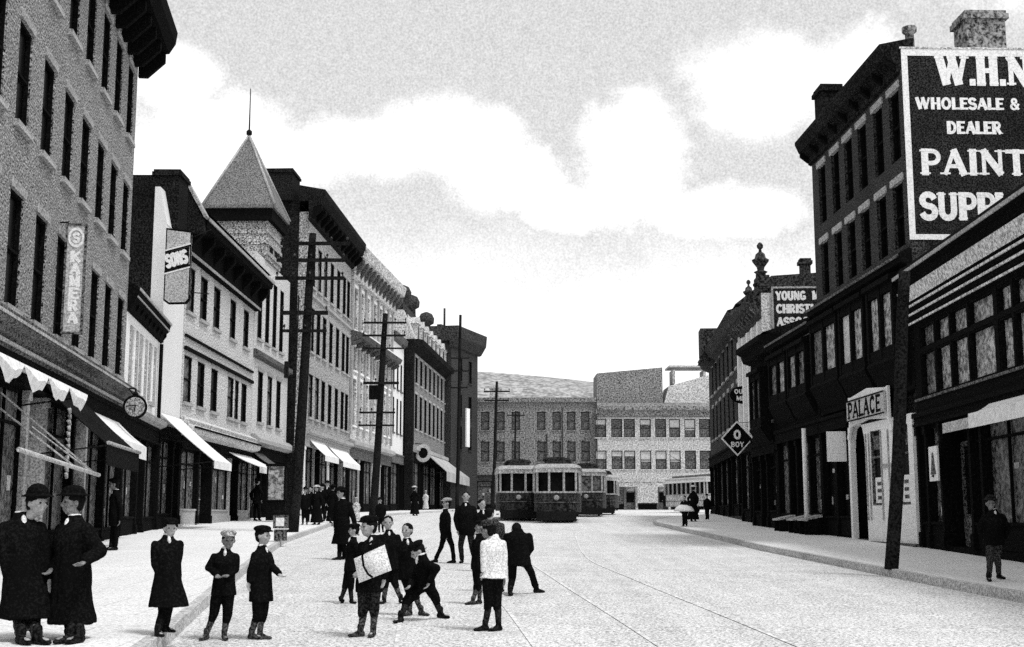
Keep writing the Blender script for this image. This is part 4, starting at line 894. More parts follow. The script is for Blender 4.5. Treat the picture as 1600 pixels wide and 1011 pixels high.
pA = pole('thick leaning tarred pole with many crossarms at the left kerb, taller of the near pair', (pb.x, Yp), zz(365,Yp), at(490,365,Yp).x-pb.x, .21, .13,
  [(zz(382,Yp),1.25,.1,.06),(zz(408,Yp),1.25,0,.06),(zz(436,Yp),1.25,.0,.06),(zz(490,Yp),.85,-.1,.07),(zz(518,Yp),.8,-.05,.05)])
q = MB(); q.box(-.42,-.28,-.2,-.05,5.5,6.1); q.tube((-.05,-.2,1.0),(.05,-.25,8.5),.03,n=6); q.tube((.22,-.2,2.2),(.36,-.2,2.2),.02,n=6); q.obj('cable_box', WOOD, pA)
Yp = 68.0; pb = at(582,800,Yp)
pB = pole('second tarred pole down the left kerb with a dark junction box and six crossarms', (pb.x, Yp), zz(490,Yp), at(603,492,Yp).x-pb.x, .22, .14,
  [(zz(505,Yp),1.15,0,.05),(zz(525,Yp),1.15,0,.05),(zz(545,Yp),1.1,0,.04),(zz(599,Yp),.95,0,.07),(zz(645,Yp),.95,-.1,.05),(zz(665,Yp),.95,-.1,.045)])
z0 = pB.location.z; q = MB(); q.box(-.25,.35,-.42,-.24,zz(625,Yp)-z0,zz(603,Yp)-z0); q.obj('junction_box', TRIMD, pB)
Yp = 98.0; pb = at(769,795,Yp)
pole('slim distant pole with two crossarms rising behind the trams', (pb.x, Yp), zz(596,Yp), at(777,600,Yp).x-pb.x, .15, .1, [(zz(612,Yp),1.0,0,.05),(zz(626,Yp),.95,0,.05)])
Yp = 128.0; pb = at(803,780,Yp)
pole('faint thin pole with a single crossarm before the grey far block', (pb.x, Yp), zz(642,Yp), .2, .12, .08, [(zz(649,Yp),.9,0,.05)])
Yp = 24.6; pb = at(1393,898,Yp)
pole('bare thick pole without crossarms at the right kerb in front of the white arched shop', (pb.x, Yp), zz(425,Yp), at(1416,430,Yp).x-pb.x, .13, .11, [])
Yp = 121.0; pb = at(714,785,Yp)
pole('dark distant pole standing before the far dark brick block on the left', (pb.x, Yp), zz(492,Yp), .25, .2, .13, [(zz(560,Yp),.9,0,.06),(zz(580,Yp),.9,0,.06),(zz(606,Yp),.8,0,.06)])
# street clock on its bracket
c0 = at(211,636,38.6); t = thing('street_clock', 'round two-faced street clock hanging from a bracket over the left pavement', 'clock', (c0.x, c0.y, c0.z-.4), .25)
q = MB(); q.prism([(.36*math.cos(2*PI*i/28), .4+.36*math.sin(2*PI*i/28)) for i in range(28)], -.09, .09, ax=1); q.obj('case', TRIMD, t)
q = MB(); q.prism([(.29*math.cos(2*PI*i/28), .4+.29*math.sin(2*PI*i/28)) for i in range(28)], -.1, .1, ax=1); fc = q.obj('face', GREYL, t)
q = MB(); q.hexa([(-.2,-.115,.42),(.04,-.115,.43),(.04,-.104,.43),(-.2,-.104,.42),(-.2,-.115,.44),(.04,-.115,.46),(.04,-.104,.46),(-.2,-.104,.44)]); q.hexa([(-.02,-.117,.25),(.01,-.117,.25),(.01,-.106,.25),(-.02,-.106,.25),(-.01,-.117,.45),(.02,-.117,.45),(.02,-.106,.45),(-.01,-.106,.45)])
for i in range(12):
    a = 2*PI*i/12; q.box(.25*math.cos(a)-.012,.25*math.cos(a)+.012,-.108,-.101,.4+.25*math.sin(a)-.012,.4+.25*math.sin(a)+.012)
q.obj('hand', IRON, fc)
q = MB(); q.tube((0,0,.76),(0,0,.95),.03,n=8); q.tube((0,0,.95),(-.9,.2,1.05),.025,n=6); q.tube((-.2,0,.95),(-.05,0,.75),.02,n=6); q.lathe([(.05,0),(.09,.06),(.03,.14)],0,0,8,.74); q.obj('bracket', IRON, t)
# kerbside box
p = gnd(438,846); z0 = gh(p.x,p.y); t = thing('kerb_box', 'dark upright kerbside box with a pale rail, beside the thick left pole', 'litter box', (p.x,p.y,z0), .06)
q = MB(); q.box(-.17,.17,-.17,.17,.02,.34); q.box(-.2,.2,-.2,.2,.38,.76); q.box(-.15,.15,-.15,.15,.34,.38); q.obj('body', TRIMM, t)
q = MB(); q.box(-.21,.21,-.21,.21,.345,.375); q.box(-.12,.12,-.21,-.2,.44,.68); q.obj('rail', TRIMW, t)
q = MB(); q.box(-.22,.22,-.22,.22,.765,.81); q.prism([(-.2,.811),(.2,.811),(.1,.9),(-.1,.9)],-.2,.2); q.obj('lid', TRIMD, t)
# show case standing on the pavement by the corner of the tower house
p = gnd(431,815); z0 = gh(p.x,p.y); t = thing('show_case', 'tall dark glazed show case standing on the pavement left of the thick pole', 'show case', (p.x,p.y,z0), .05)
q = MB(); q.box(-.45,.45,-.3,.3,.05,.95); q.box(-.5,.5,-.34,.34,.951,1.02); q.box(-.45,-.38,-.3,.3,1.021,2.6); q.box(.38,.45,-.3,.3,1.021,2.6); q.box(-.5,.5,-.34,.34,2.601,2.72); q.obj('case', TRIMD, t)
q = MB(); q.box(-.37,.37,-.26,.26,1.022,2.6); q.obj('pane', GLASSL, t)
# ------------------------------------------------------------ trams
TB = mat('tram_paint', .035, amp=.7, scale=9, rough=.6, big=.3); TL = mat('tram_light_band', .6, amp=.3, scale=8)
def tram(label, loc, rot, L=8.6, W=2.35, body=TB, band=TL, roof=TB, s=1.0, panes=GLASS):
    t = thing('tram', label, 'tram', loc, rot, 'trams'); hw = W/2
    def add(q, n, m, par=None):
        q.v = [(x*s,y*s,z*s) for x,y,z in q.v]; return q.obj(n, m, par or t)
    q = MB(); prof = [(-hw+.16,0),(-hw*.55,-.28),(hw*.55,-.28),(hw-.16,0),(hw,.9),(hw,L-.9),(hw-.16,L),(hw*.55,L+.28),(-hw*.55,L+.28),(-hw+.16,L),(-hw,L-.9),(-hw,.9)]
    q.prism(prof, .55, 1.5, ax=2); b_ = add(q, 'body', body)
    q = MB(); q.prism([(x*.93,(y-L/2)*.985+L/2) for x,y in prof], 1.5, 2.5, ax=2); add(q, 'glazing', panes)
    def post(*a):
        q = MB(); q.box(*a); add(q, 'window_post', TRIM)
    for y in [.1,.9]+[.9+(L-1.8)*i/7 for i in range(1,7)]+[L-.9,L-.1]:
        for sx in (-1,1): post(sx*hw*(.985)-.05, sx*hw*.985+.05, y-.07, y+.07, 1.501, 2.499)
    for x in (-hw+.2,-.37,.37,hw-.2):
        yy = -.27 if abs(x) < .6 else -.04
        for sy in (0,1):
            y = yy if not sy else L-yy; post(x-.055, x+.055, y-.05, y+.05, 1.501, 2.499)
    q = MB(); q.prism([(x*1.015,(y-L/2)*1.008+L/2) for x,y in prof], 1.46, 1.55, ax=2); add(q, 'sill_rail', TRIM)
    q = MB(); q.prism([(x*1.02,(y-L/2)*1.01+L/2) for x,y in prof], 2.5, 2.72, ax=2); add(q, 'letter_band', band)
    q = MB(); q.prism([(x*1.02,(y-L/2)*1.01+L/2) for x,y in prof], .98, 1.02, ax=2); add(q, 'moulding', TRIMM)
    q = MB()   # domed lower roof
    for k,(sc_,z) in enumerate(((1.08,2.72),(1.02,2.84),(.86,2.93))):
        if k < 2:
            n_ = ((1.02,2.84),(.86,2.93))[k]
            pa = [(x*sc_,(y-L/2)*(1.03-.03*k)+L/2,z) for x,y in prof]; pb_ = [(x*n_[0],(y-L/2)*(1.0-.03*k)+L/2,n_[1]) for x,y in prof]; m_ = len(pa)
            for i in range(m_): q.quad(pa[i], pa[(i+1)%m_], pb_[(i+1)%m_], pb_[i])
        else: q.poly([(x*sc_,(y-L/2)*.97+L/2,z) for x,y in prof])
    q.poly([(x*1.08,(y-L/2)*1.03+L/2,2.721) for x,y in reversed(prof)]); add(q, 'roof', TRIM)
    q = MB(); q.box(-.55,.55,.35,L-.35,2.9,3.12); q.prism([(-.72,3.121),(.72,3.121),(.6,3.22),(.25,3.28),(-.25,3.28),(-.6,3.22)], .1, L-.1, ax=1)
    q.prism([(-.6,2.94),(.6,2.94),(.45,3.1),(-.45,3.1)], -.1, .34, ax=1); add(q, 'clerestory', roof)
    q = MB(); q.lathe([(.02,0),(.13,.02),(.14,.1),(.08,.16)], 0, 0, 14, 0); q.v = [(x,-.28-z,1.22+y) for x,y,z in q.v]; add(q, 'headlight', TRIM)
    q = MB(); q.box(-hw+.15,hw-.15,-.62,-.3,.42,.5); q.box(-hw+.2,hw-.2,-.95,-.9,.1,.55)
    for i in range(9): x = -hw+.2+(W-.4)*i/8; q.box(x-.02,x+.02,-.9,-.3,.14+.02*(i%2),.17+.02*(i%2)); q.box(x-.02,x+.02,-.94,-.91,.15,.55)
    add(q, 'fender', IRON)
    for y in (2.4, L-2.4):
        q = MB()
        for sx in (-1,1):
            w = MB(); w.lathe([(.02,0),(.38,0),(.4,.04),(.36,.06),(.36,.1),(.05,.12)],0,0,18,0); q2 = [(sx*(.66+z), y+x, .4+y2) for x,y2,z in w.v]; k = len(q.v); q.v += q2; q.f += [tuple(k+i for i in f) for f in w.f]; q.sm += w.sm
        q.tube((-.7,y,.4),(.7,y,.4),.06,n=8); add(q, 'wheel', IRON)
    q = MB(); q.box(-.9,.9,1.6,L-1.6,.3,.55); q.box(-hw-.02,-hw+.12,.1,.8,.3,.36); q.box(hw-.12,hw+.02,.1,.8,.3,.36); add(q, 'truck', IRON)
    q = MB(); q.tube((0,L*.5,3.28),(0,L*.75,4.1),.02,n=6); q.tube((0,L*.75,4.1),(0,L+1.2,5.0),.018,n=6); add(q, 'trolley_arm', IRON)
    return t
tp = at(868,815,65.0)
tram('dark tram with three front windows, foremost of the group in the middle of the street', (2.25, 65.0, gz(65)+.02), -.06, L=9)
tram('dark tram on the near left of the foremost tram, partly hidden by it', (.35, 69.5, gz(69.5)+.02), .02, L=9)
tram('dark open-platform tram following on the right behind the foremost tram', (4.6, 80.0, gz(80)+.02), -.08, L=8.5, s=1.0, panes=GLASSM)
tram('fourth dark tram, farthest back at the right end of the tram row', (6.3, 91, gz(91)+.02), -.1, L=8, s=.95)
tram('pale tram crossing before the corner hotel at the far right', (16.6, 104.0, gz(104)+.02), .3, L=8, body=mat('pale_tram_paint', .45, amp=.4, scale=6), band=SIGNW, roof=STONE_F)
# ============================================================ PEOPLE
SKIN = mat('skin', .34, amp=.12, scale=40, rough=.6, bump=.05, big=.1)
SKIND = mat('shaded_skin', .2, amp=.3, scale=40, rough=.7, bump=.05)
HAIR = mat('dark_hair', .008, amp=.4, scale=60, rough=.6)
EYE = mat('eye', .006, amp=.1, scale=10, rough=.3, spec=.5, bump=0)
COAT = mat('black_wool', .005, amp=.8, scale=40, rough=1, spec=.05, big=.5, bigscale=2)
COATG = mat('charcoal_wool', .016, amp=.9, scale=40, rough=1, spec=.05, big=.5, bigscale=2)
TWEED = mat('grey_tweed', .035, amp=1.0, scale=45, rough=1, spec=.05, big=.3, bigscale=3)
TWEEDL = mat('light_tweed', .32, amp=.5, scale=45, rough=1, spec=.05, big=.2, bigscale=4)
KNIT = mat('white_knit', .72, amp=.25, scale=50, rough=1, spec=.05, big=.12, bigscale=4)
STOCK = mat('dark_stocking', .018, amp=.8, scale=45, rough=1, spec=.05)
STOCKG = mat('grey_stocking', .06, amp=.9, scale=45, rough=1, spec=.05)
SHOE = mat('boot_leather', .01, amp=.8, scale=30, rough=.5, spec=.3)
SHOEG = mat('dusty_boot', .04, amp=.8, scale=30, rough=.8)
DRESSL = mat('pale_dress', .5, amp=.4, scale=14, rough=1)
class Vol:   # overlapping closed solids that are then fused into one skin
    def __init__(s): s.bm = bmesh.new()
    def ell(s, c, ax, r, sub=2):
        M = Matrix(((ax[0].x*r[0],ax[1].x*r[1],ax[2].x*r[2],c.x),(ax[0].y*r[0],ax[1].y*r[1],ax[2].y*r[2],c.y),(ax[0].z*r[0],ax[1].z*r[1],ax[2].z*r[2],c.z),(0,0,0,1)))
        bmesh.ops.create_icosphere(s.bm, subdivisions=sub, radius=1.0, matrix=M)
    def loft(s, rings, n=14):
        """rings: (centre, side axis, half width, depth axis, half depth)"""
        L = []
        for c, a, w, d, h in rings: L.append([s.bm.verts.new(c+a*(w*math.cos(2*PI*i/n))+d*(h*math.sin(2*PI*i/n))) for i in range(n)])
        for A, B in zip(L, L[1:]):
            for i in range(n): s.bm.faces.new((A[i], A[(i+1)%n], B[(i+1)%n], B[i]))
        s.bm.faces.new(list(reversed(L[0]))); s.bm.faces.new(L[-1])
    def limb(s, pts, n=10):
        """pts: (point, radius) chain, round joints"""
        for (a, ra), (b, rb) in zip(pts, pts[1:]):
            d = b-a
            if d.length < 1e-4: continue
            d.normalize(); u = d.orthogonal().normalized(); w = d.cross(u)
            s.loft([(a, u, ra, w, ra), (b, u, rb, w, rb)], n)
        I = (Vector((1,0,0)), Vector((0,1,0)), Vector((0,0,1)))
        for p, r in pts: s.ell(p, I, (r, r, r), 2 if r > .03 else 1)
    def fuse(s, name, m, parent, vox, wr=0.0, seed=0, smooth=2):
        bmesh.ops.recalc_face_normals(s.bm, faces=s.bm.faces)
        me = bpy.data.meshes.new('raw'); s.bm.to_mesh(me); s.bm.free(); me.materials.append(m)
        o = bpy.data.objects.new(name, me); C.objects.link(o)
        if parent: o.parent = parent
        r = o.modifiers.new('r', 'REMESH'); r.mode = 'VOXEL'; r.voxel_size = vox; r.use_smooth_shade = True
        if smooth: k = o.modifiers.new('s', 'SMOOTH'); k.factor = .5; k.iterations = smooth
        PENDING.append((o, m, wr, seed)); return o
PENDING = []
def settle():   # evaluate every pending solid once, bake it to a plain mesh and add cloth creases
    dg = bpy.context.evaluated_depsgraph_get(); dg.update(); new = []
    for o, m, wr, seed in PENDING: new.append(bpy.data.meshes.new_from_object(o.evaluated_get(dg)))
    for (o, m, wr, seed), m2 in zip(PENDING, new):
        if wr:
            for v, n in zip(m2.vertices, [v.normal.copy() for v in m2.vertices]):
                p = v.co
                f = mnoise.noise(Vector((p.x*9+seed, p.y*9, p.z*4)))+.5*mnoise.noise(Vector((p.x*20+seed, p.y*20, p.z*9)))
                v.co = p+n*(f*wr)
        old = o.data; o.modifiers.clear(); o.data = m2; m2.name = o.name; bpy.data.meshes.remove(old)
        m2.materials.clear(); m2.materials.append(m)
        m2.polygons.foreach_set('use_smooth', [True]*len(m2.polygons))
    PENDING.clear()
def dirv(a): a = math.radians(a); return Vector((math.sin(a), -math.cos(a), 0))
Z = Vector((0,0,1))
def build_person(label, Y, hpx, feet, hip, chest, head, elb, hand, knee, face=0, body=0, toes=(0,0), tilt=0, garment='jacket', hem=None, hemw=None,
                 hat='cap', top=COAT, legs=COAT, sock=STOCK, shoes=SHOE, hatm=COAT, knick=False, skin=SKIN, group=None, lift=(False, False), dyh=(0,0), dye=(0,0), dyk=(0,0),
                 dyhead=0, dychest=0, collar=True, vox=None, bulk=1.0, headk=1.0, skirt=False, lap=False):
    """pixel figures are sight-line measurements (left limb in view first); depth comes from the ground under the feet"""
    P = [gnd(*f) for f in feet]
    if Y is None: Y = sum(p.y for p, l in zip(P, lift) if not l)/max(1, sum(1 for l in lift if not l))
    s = hpx*Y/2000.0/1.0; k = s/1.75     # standing height in metres, body scale
    vox = vox or (.0105 if Y < 19 else (.014 if Y < 34 else .024))
    F, S = dirv(body), Vector((math.cos(math.radians(body)), math.sin(math.radians(body)), 0))
    FF, FS = dirv(face), Vector((math.cos(math.radians(face)), math.sin(math.radians(face)), 0))
    org = at(hip[0], feet[0][1], Y); org.z = gh(org.x, Y)
    L = lambda x, y, dy=0: at(x, y, Y+dy)-org
    ank = []
    for i in (0, 1):
        if lift[i]: a = L(feet[i][0], feet[i][1]-.05*hpx, dyk[i])
        else:
            yy = min(max(P[i].y, Y-.35*k), Y+.35*k); a = at(feet[i][0], feet[i][1], yy); a.z = gh(a.x, yy); a = a-org; a.z += .085*k
        ank.append(a)
    hp = L(*hip); ch = L(*chest, dychest); hd = L(*head, dyhead)
    dn = (hd-ch)
    if dn.length > .235*k: ch = hd-dn.normalized()*.235*k
    sw, hw = .165*k*bulk, .085*k
    if body < 0 or True:
        cs = ch-(ch-hp).normalized()*.045*k; shl = [cs-S*sw, cs+S*sw]; hpj = [hp-S*hw, hp+S*hw]
        if math.cos(math.radians(body)) < 0: shl.reverse(); hpj.reverse()
    kn = [L(knee[i][0], knee[i][1], hpj[i].y*.7+dyk[i]) for i in (0,1)]
    eb = [L(elb[i][0], elb[i][1], shl[i].y+dye[i]) for i in (0,1)]
    hn = [L(hand[i][0], hand[i][1], shl[i].y+dyh[i]) for i in (0,1)]
    up = (ch-hp).normalized(); D = up.cross(S).normalized()   # depth axis of the trunk
    if D.dot(F) < 0: D = -D
    # ---- naked body, one skin
    V = Vol(); r = lambda x: x*k
    nk = ch+up*r(.06); hr = r(.122)*(1+(headk-1)*.7)
    V.loft([(hp-up*r(.1), S, r(.13), D, r(.1)), (hp, S, r(.155), D, r(.115)), (hp.lerp(ch,.35), S, r(.13), D, r(.10)), (hp.lerp(ch,.75), S, r(.16), D, r(.115)), (ch-up*r(.01), S, r(.14), D, r(.085)), (ch+up*r(.05), S, r(.06), D, r(.06))])
    V.limb([(nk-up*r(.03), r(.058)), (hd-Z*hr*.6-FF*r(.01), r(.052))])
    ti = math.radians(tilt); HU = (Z*math.cos(ti)+FF*math.sin(ti)).normalized(); HF = (FF*math.cos(ti)-Z*math.sin(ti)).normalized()
    V.ell(hd+HU*hr*.18-HF*hr*.08, (FS, HF, HU), (hr*.74, hr*.9, hr*.86)); V.ell(hd-HU*hr*.38+HF*hr*.14, (FS, HF, HU), (hr*.54, hr*.66, hr*.62)); V.ell(hd-HU*hr*.78+HF*hr*.42, (FS, HF, HU), (hr*.24, hr*.22, hr*.18),1)
    V.ell(hd-HU*hr*.12+HF*hr*.86, (FS, HF, HU), (hr*.13, hr*.22, hr*.26),1); V.ell(hd+HU*hr*.22+HF*hr*.66, (FS, HF, HU), (hr*.5, hr*.16, hr*.11),1)
    V.ell(hd-HU*hr*.52+HF*hr*.72, (FS, HF, HU), (hr*.24, hr*.12, hr*.07),1)
    for sg in (-1, 1): V.ell(hd+FS*sg*hr*.76-HU*hr*.05-HF*hr*.05, (FS, HF, HU), (hr*.1, hr*.2, hr*.28),1); V.ell(hd+FS*sg*hr*.4-HU*hr*.2+HF*hr*.6, (FS, HF, HU), (hr*.2, hr*.2, hr*.16),1)
    for i in (0, 1):
        V.limb([(shl[i], r(.036)), (eb[i], r(.034))]); V.limb([(eb[i], r(.034)), (hn[i], r(.028))])
        # hand: palm, four bent fingers, thumb from the side
        fd = (hn[i]-eb[i]).normalized(); sd = (S if i else -S) if math.cos(math.radians(body)) >= 0 else (-S if i else S)
        nd = fd.cross(sd); 
        if nd.length < .1: nd = fd.cross(F)
        nd.normalize(); sd = nd.cross(fd).normalized(); inn = nd if nd.dot(F) > 0 else -nd
        pc = hn[i]+fd*r(.045)
        V.loft([(hn[i]-fd*r(.01), sd, r(.026), nd, r(.02)), (pc, sd, r(.04), nd, r(.017)), (pc+fd*r(.045), sd, r(.038), nd, r(.014))], 10)
        for j, (of, ln) in enumerate(((-.03,.062),(-.01,.074),(.01,.07),(.03,.055))):
            a = pc+fd*r(.042)+sd*r(of); b_ = a+fd*r(ln*.5)+inn*r(.008+.004*j); c_ = b_+fd*r(ln*.38)+inn*r(.026)
            V.limb([(a, r(.0105)), (b_, r(.0095)), (c_, r(.0085))], 7)
        ts = -sd if i == 0 else sd; ts = -ts
        a = pc-fd*r(.02)+ts*r(.03); V.limb([(a, r(.014)), (a+ts*r(.022)+fd*r(.03), r(.012)), (a+ts*r(.026)+fd*r(.058)+inn*r(.012), r(.01))], 7)
        V.limb([(hpj[i], r(.075)), (kn[i], r(.05))]); V.limb([(kn[i], r(.05)), (kn[i].lerp(ank[i],.35)-dirv(toes[i])*r(.012), r(.05)), (ank[i], r(.034))])
        td = dirv(toes[i]); V.limb([(ank[i]-Z*r(.04), r(.036)), (ank[i]-Z*r(.05)+td*r(.13), r(.03))])
    root = V.fuse('person', skin, None, vox, smooth=1); root.location = org
    tag(root, label, 'person', group)
    seed = R.random()*50
    # ---- eyes
    if Y < 34:
        for sg in (-1, 1):
            e = Vol(); e.ell(hd+FS*sg*hr*.32+HU*hr*.06+HF*hr*.74, (FS, HF, HU), (hr*.12, hr*.1, hr*.07),1)
            me = bpy.data.meshes.new('eye'); e.bm.to_mesh(me); e.bm.free(); me.materials.append(EYE); inst('eye', me, root)
    # ---- hair
    V = Vol(); V.ell(hd+HU*hr*.28-HF*hr*.16, (FS, HF, HU), (hr*.80, hr*.9, hr*.82)); V.ell(hd-HU*hr*.15-HF*hr*.42, (FS, HF, HU), (hr*.68, hr*.5, hr*.6))
    if skirt: V.ell(hd+HU*hr*.9-HF*hr*.3, (FS, HF, HU), (hr*.5, hr*.5, hr*.4))
    V.fuse('hair', HAIR, root, vox, smooth=0)
    # ---- trousers / knickerbockers, stockings
    if not skirt:
        V = Vol(); t = .024; cut = .45 if knick else 1.0
        for i in (0, 1):
            ke = kn[i].lerp(ank[i], .28) if knick else kn[i].lerp(ank[i], .93)
            if knick: V.limb([(hpj[i], r(.10)), (hpj[i].lerp(kn[i],.6), r(.088)), (kn[i], r(.078)), (ke, r(.066))])
            else: V.limb([(hpj[i], r(.098)), (kn[i], r(.068)), (kn[i].lerp(ank[i],.5), r(.06)), (ke, r(.056))])
        V.loft([(hp-up*r(.12), S, r(.145), D, r(.12)), (hp, S, r(.178), D, r(.138)), (hp.lerp(ch,.3), S, r(.15), D, r(.12))])
        V.fuse('trousers', legs, root, vox, r(.012), seed)
    if knick or skirt:
        for i in (0, 1):
            V = Vol(); V.limb([(kn[i].lerp(ank[i],.12), r(.055)), (kn[i].lerp(ank[i],.35)-dirv(toes[i])*r(.012), r(.057)), (ank[i], r(.042))]); V.fuse('stocking', sock, root, vox, r(.004), seed)
    for i in (0, 1):
        td = dirv(toes[i]); V = Vol(); ts = Vector((td.y, -td.x, 0))
        if lift[i]: td = (td*.55-Z*.83).normalized()
        up_ = Z if not lift[i] else (dirv(toes[i])*.83+Z*.55).normalized()
        b0 = ank[i]-up_*r(.05)
        V.loft([(b0-td*r(.065), ts, r(.02), up_, r(.022)), (b0-td*r(.045)+up_*r(.008), ts, r(.036), up_, r(.042)), (b0+td*r(.03)+up_*r(.012), ts, r(.042), up_, r(.045)), (b0+td*r(.11)-up_*r(.005), ts, r(.048), up_, r(.03)), (b0+td*r(.165)-up_*r(.012), ts, r(.036), up_, r(.022)), (b0+td*r(.185)-up_*r(.014), ts, r(.015), up_, r(.014))], 12)
        V.limb([(b0+up_*r(.02), r(.044)), (ank[i]+Z*r(.06), r(.048))]); V.fuse('boot', shoes, root, vox, 0, seed)
    # ---- coat, jacket, sweater or dress
    V = Vol(); t = .03
    if hem: hc = L(hem[0], hem[1]); 
    else: hc = hp-up*r(.12)
    hwid, hdep = (hemw if hemw else (.20, .16)); hwid *= k; hdep *= k
    HS, HD = (S, F)
    rings = [(hc, HS, hwid, HD, hdep), (hc+(hp-hc).normalized()*r(.012), HS, hwid*1.01, HD, hdep*1.01)]
    if (hc-hp).length > r(.3): rings.append((hp.lerp(hc,.5), HS, (hwid+r(.19))*.5, HD, (hdep+r(.145))*.5))
    rings += [(hp, S, r(.185)*bulk, D, r(.145)*bulk), (hp.lerp(ch,.38), S, r(.165)*bulk, D, r(.132)*bulk), (hp.lerp(ch,.72), S, r(.19)*bulk, D, r(.15)*bulk), (ch-up*r(.05), S, r(.185)*bulk, D, r(.125)*bulk), (ch+up*r(.0), S, r(.15)*bulk, D, r(.10)*bulk), (ch+up*r(.045), S, r(.09)*bulk, D, r(.08)), (ch+up*r(.105), S, r(.07), D, r(.072))]
    V.loft(rings, 18)
    for i in (0, 1):
        cuff = eb[i].lerp(hn[i], .93)
        V.limb([(shl[i], r(.062)*bulk), (shl[i].lerp(eb[i],.5), r(.064)*bulk), (eb[i], r(.060)*bulk)]); V.limb([(eb[i], r(.060)*bulk), (cuff, r(.048)*bulk)])
    gm = {'coat':'overcoat','jacket':'jacket','sweater':'sweater','dress':'dress'}[garment]
    V.fuse(gm, top, root, vox, r(.015), seed)
    # ---- collar and shirt front
    if collar:
        V = Vol(); c0 = ch+up*r(.095); V.loft([(c0-up*r(.01), S, r(.066), D, r(.068)), (c0+up*r(.025), S, r(.060), D, r(.062))]); V.ell(ch+up*r(.01)+D*r(.075), (S, D, up), (r(.03), r(.04), r(.075)))
        V.fuse('collar', KNIT, root, vox, 0, seed)
    # ---- headgear
    if hat:
        V = Vol(); hb = hd+HU*hr*.62
        if hat == 'cap':
            V.ell(hb+HU*hr*.28-HF*hr*.12, (FS, HF, HU), (hr*1.02, hr*1.1, hr*.42)); V.ell(hb+HU*hr*.02, (FS, HF, HU), (hr*.84, hr*.96, hr*.3))
            V.ell(hb-HU*hr*.02+HF*hr*.98, (FS, HF, HU), (hr*.56, hr*.42, hr*.09)); nm = 'flat_cap'
        elif hat == 'bowler':
            V.ell(hb+HU*hr*.25, (FS, HF, HU), (hr*.86, hr*1.0, hr*.82)); 
            V.loft([(hb-HU*hr*.06, FS, hr*1.22, HF, hr*1.36), (hb+HU*hr*.02, FS, hr*1.26, HF, hr*1.4), (hb+HU*hr*.1, FS, hr*1.0, HF, hr*1.1)]); nm = 'bowler_hat'
        elif hat == 'wide':
            V.loft([(hb, FS, hr*1.7, HF, hr*1.7), (hb+HU*hr*.12, FS, hr*1.75, HF, hr*1.75), (hb+HU*hr*.2, FS, hr*1.0, HF, hr*1.0), (hb+HU*hr*.75, FS, hr*.8, HF, hr*.8)]); nm = 'wide_hat'
        else:
            V.ell(hb+HU*hr*.3, (FS, HF, HU), (hr*.86, hr*1.0, hr*.6)); V.loft([(hb-HU*hr*.02, FS, hr*1.25, HF, hr*1.4), (hb+HU*hr*.06, FS, hr*1.28, HF, hr*1.42), (hb+HU*hr*.14, FS, hr*.9, HF, hr*1.0)]); nm = 'felt_hat'
        V.fuse(nm, hatm, root, vox, 0, seed, smooth=1)
    return root, dict(org=org, k=k, Y=Y, hn=hn, hd=hd, ch=ch, hp=hp)
bp = build_person
ST_ = 'standing'
# two men in long coats at the left edge
bp('man in bowler hat and long black overcoat with white shirt front, at the left edge', 13.0, 276, [(30,1034),(56,1036)], (38,895), (34,818), (58,787), [(6,862),(72,862)], [(14,905),(76,902)], [(32,975),(52,975)], face=62, body=35, toes=(50,60), garment='coat', hem=(42,966), hemw=(.27,.25), hat='bowler', bulk=1.05, legs=TWEED, headk=.98)
bp('broad man in dark hat and black overcoat with bent arms, facing the bowler-hatted man', 13.1, 272, [(109,1032),(122,1034)], (112,902), (116,822), (114,786), [(92,872),(154,862)], [(84,884),(133,877)], [(111,984),(121,984)], face=-55, body=-35, toes=(-40,-25), garment='coat', hem=(112,974), hemw=(.24,.24), hat='felt', bulk=1.2, dyh=(-.12,-.25), dye=(-.05,-.05), skin=SKIND, headk=.98)
bp('slim man in black standing by the shop posts on the left pavement', None, 116, [(173,860),(180,860)], (180,806), (182,776), (178,757), [(174,795),(189,795)], [(175,812),(187,812)], [(177,833),(182,833)], face=-70, body=-60, toes=(-80,-70), hat='cap', garment='jacket', hem=(180,822), hemw=(.17,.15), skin=SKIND)
# the youth and two boys
bp('youth in long flared black coat and cap, hands in pockets, on the pavement edge', None, 188, [(246,995),(258,995)], (262,902), (262,846), (266,826), [(243,882),(276,880)], [(250,902),(279,902)], [(254,955),(262,955)], face=28, body=30, toes=(40,65), garment='coat', hem=(264,948), hemw=(.29,.24), hat='cap', headk=1.0, bulk=1.05)
bp('boy in a light flat cap holding both hands at his waist, feet apart', None, 172, [(322,1000),(350,1000)], (350,912), (352,866), (357,845), [(326,887),(368,890)], [(338,898),(357,898)], [(334,958),(355,960)], face=22, body=10, toes=(-20,25), knick=True, hat='cap', hatm=TWEEDL, garment='jacket', hem=(349,930), hemw=(.20,.16), dyh=(-.1,-.14), dye=(0,0), headk=1.12, sock=STOCKG, shoes=SHOEG, skin=SKIND)
bp('boy in dark cap seen from the side, reaching one arm out to the right', None, 180, [(393,999),(406,999)], (408,918), (409,864), (411,838), [(393,890),(424,884)], [(390,908),(437,897)], [(403,960),(410,960)], face=70, body=62, toes=(75,85), knick=True, hat='cap', garment='jacket', hem=(408,940), hemw=(.20,.17), dyh=(0,-.25), dye=(0,-.1), headk=1.08, sock=STOCKG, shoes=SHOEG)
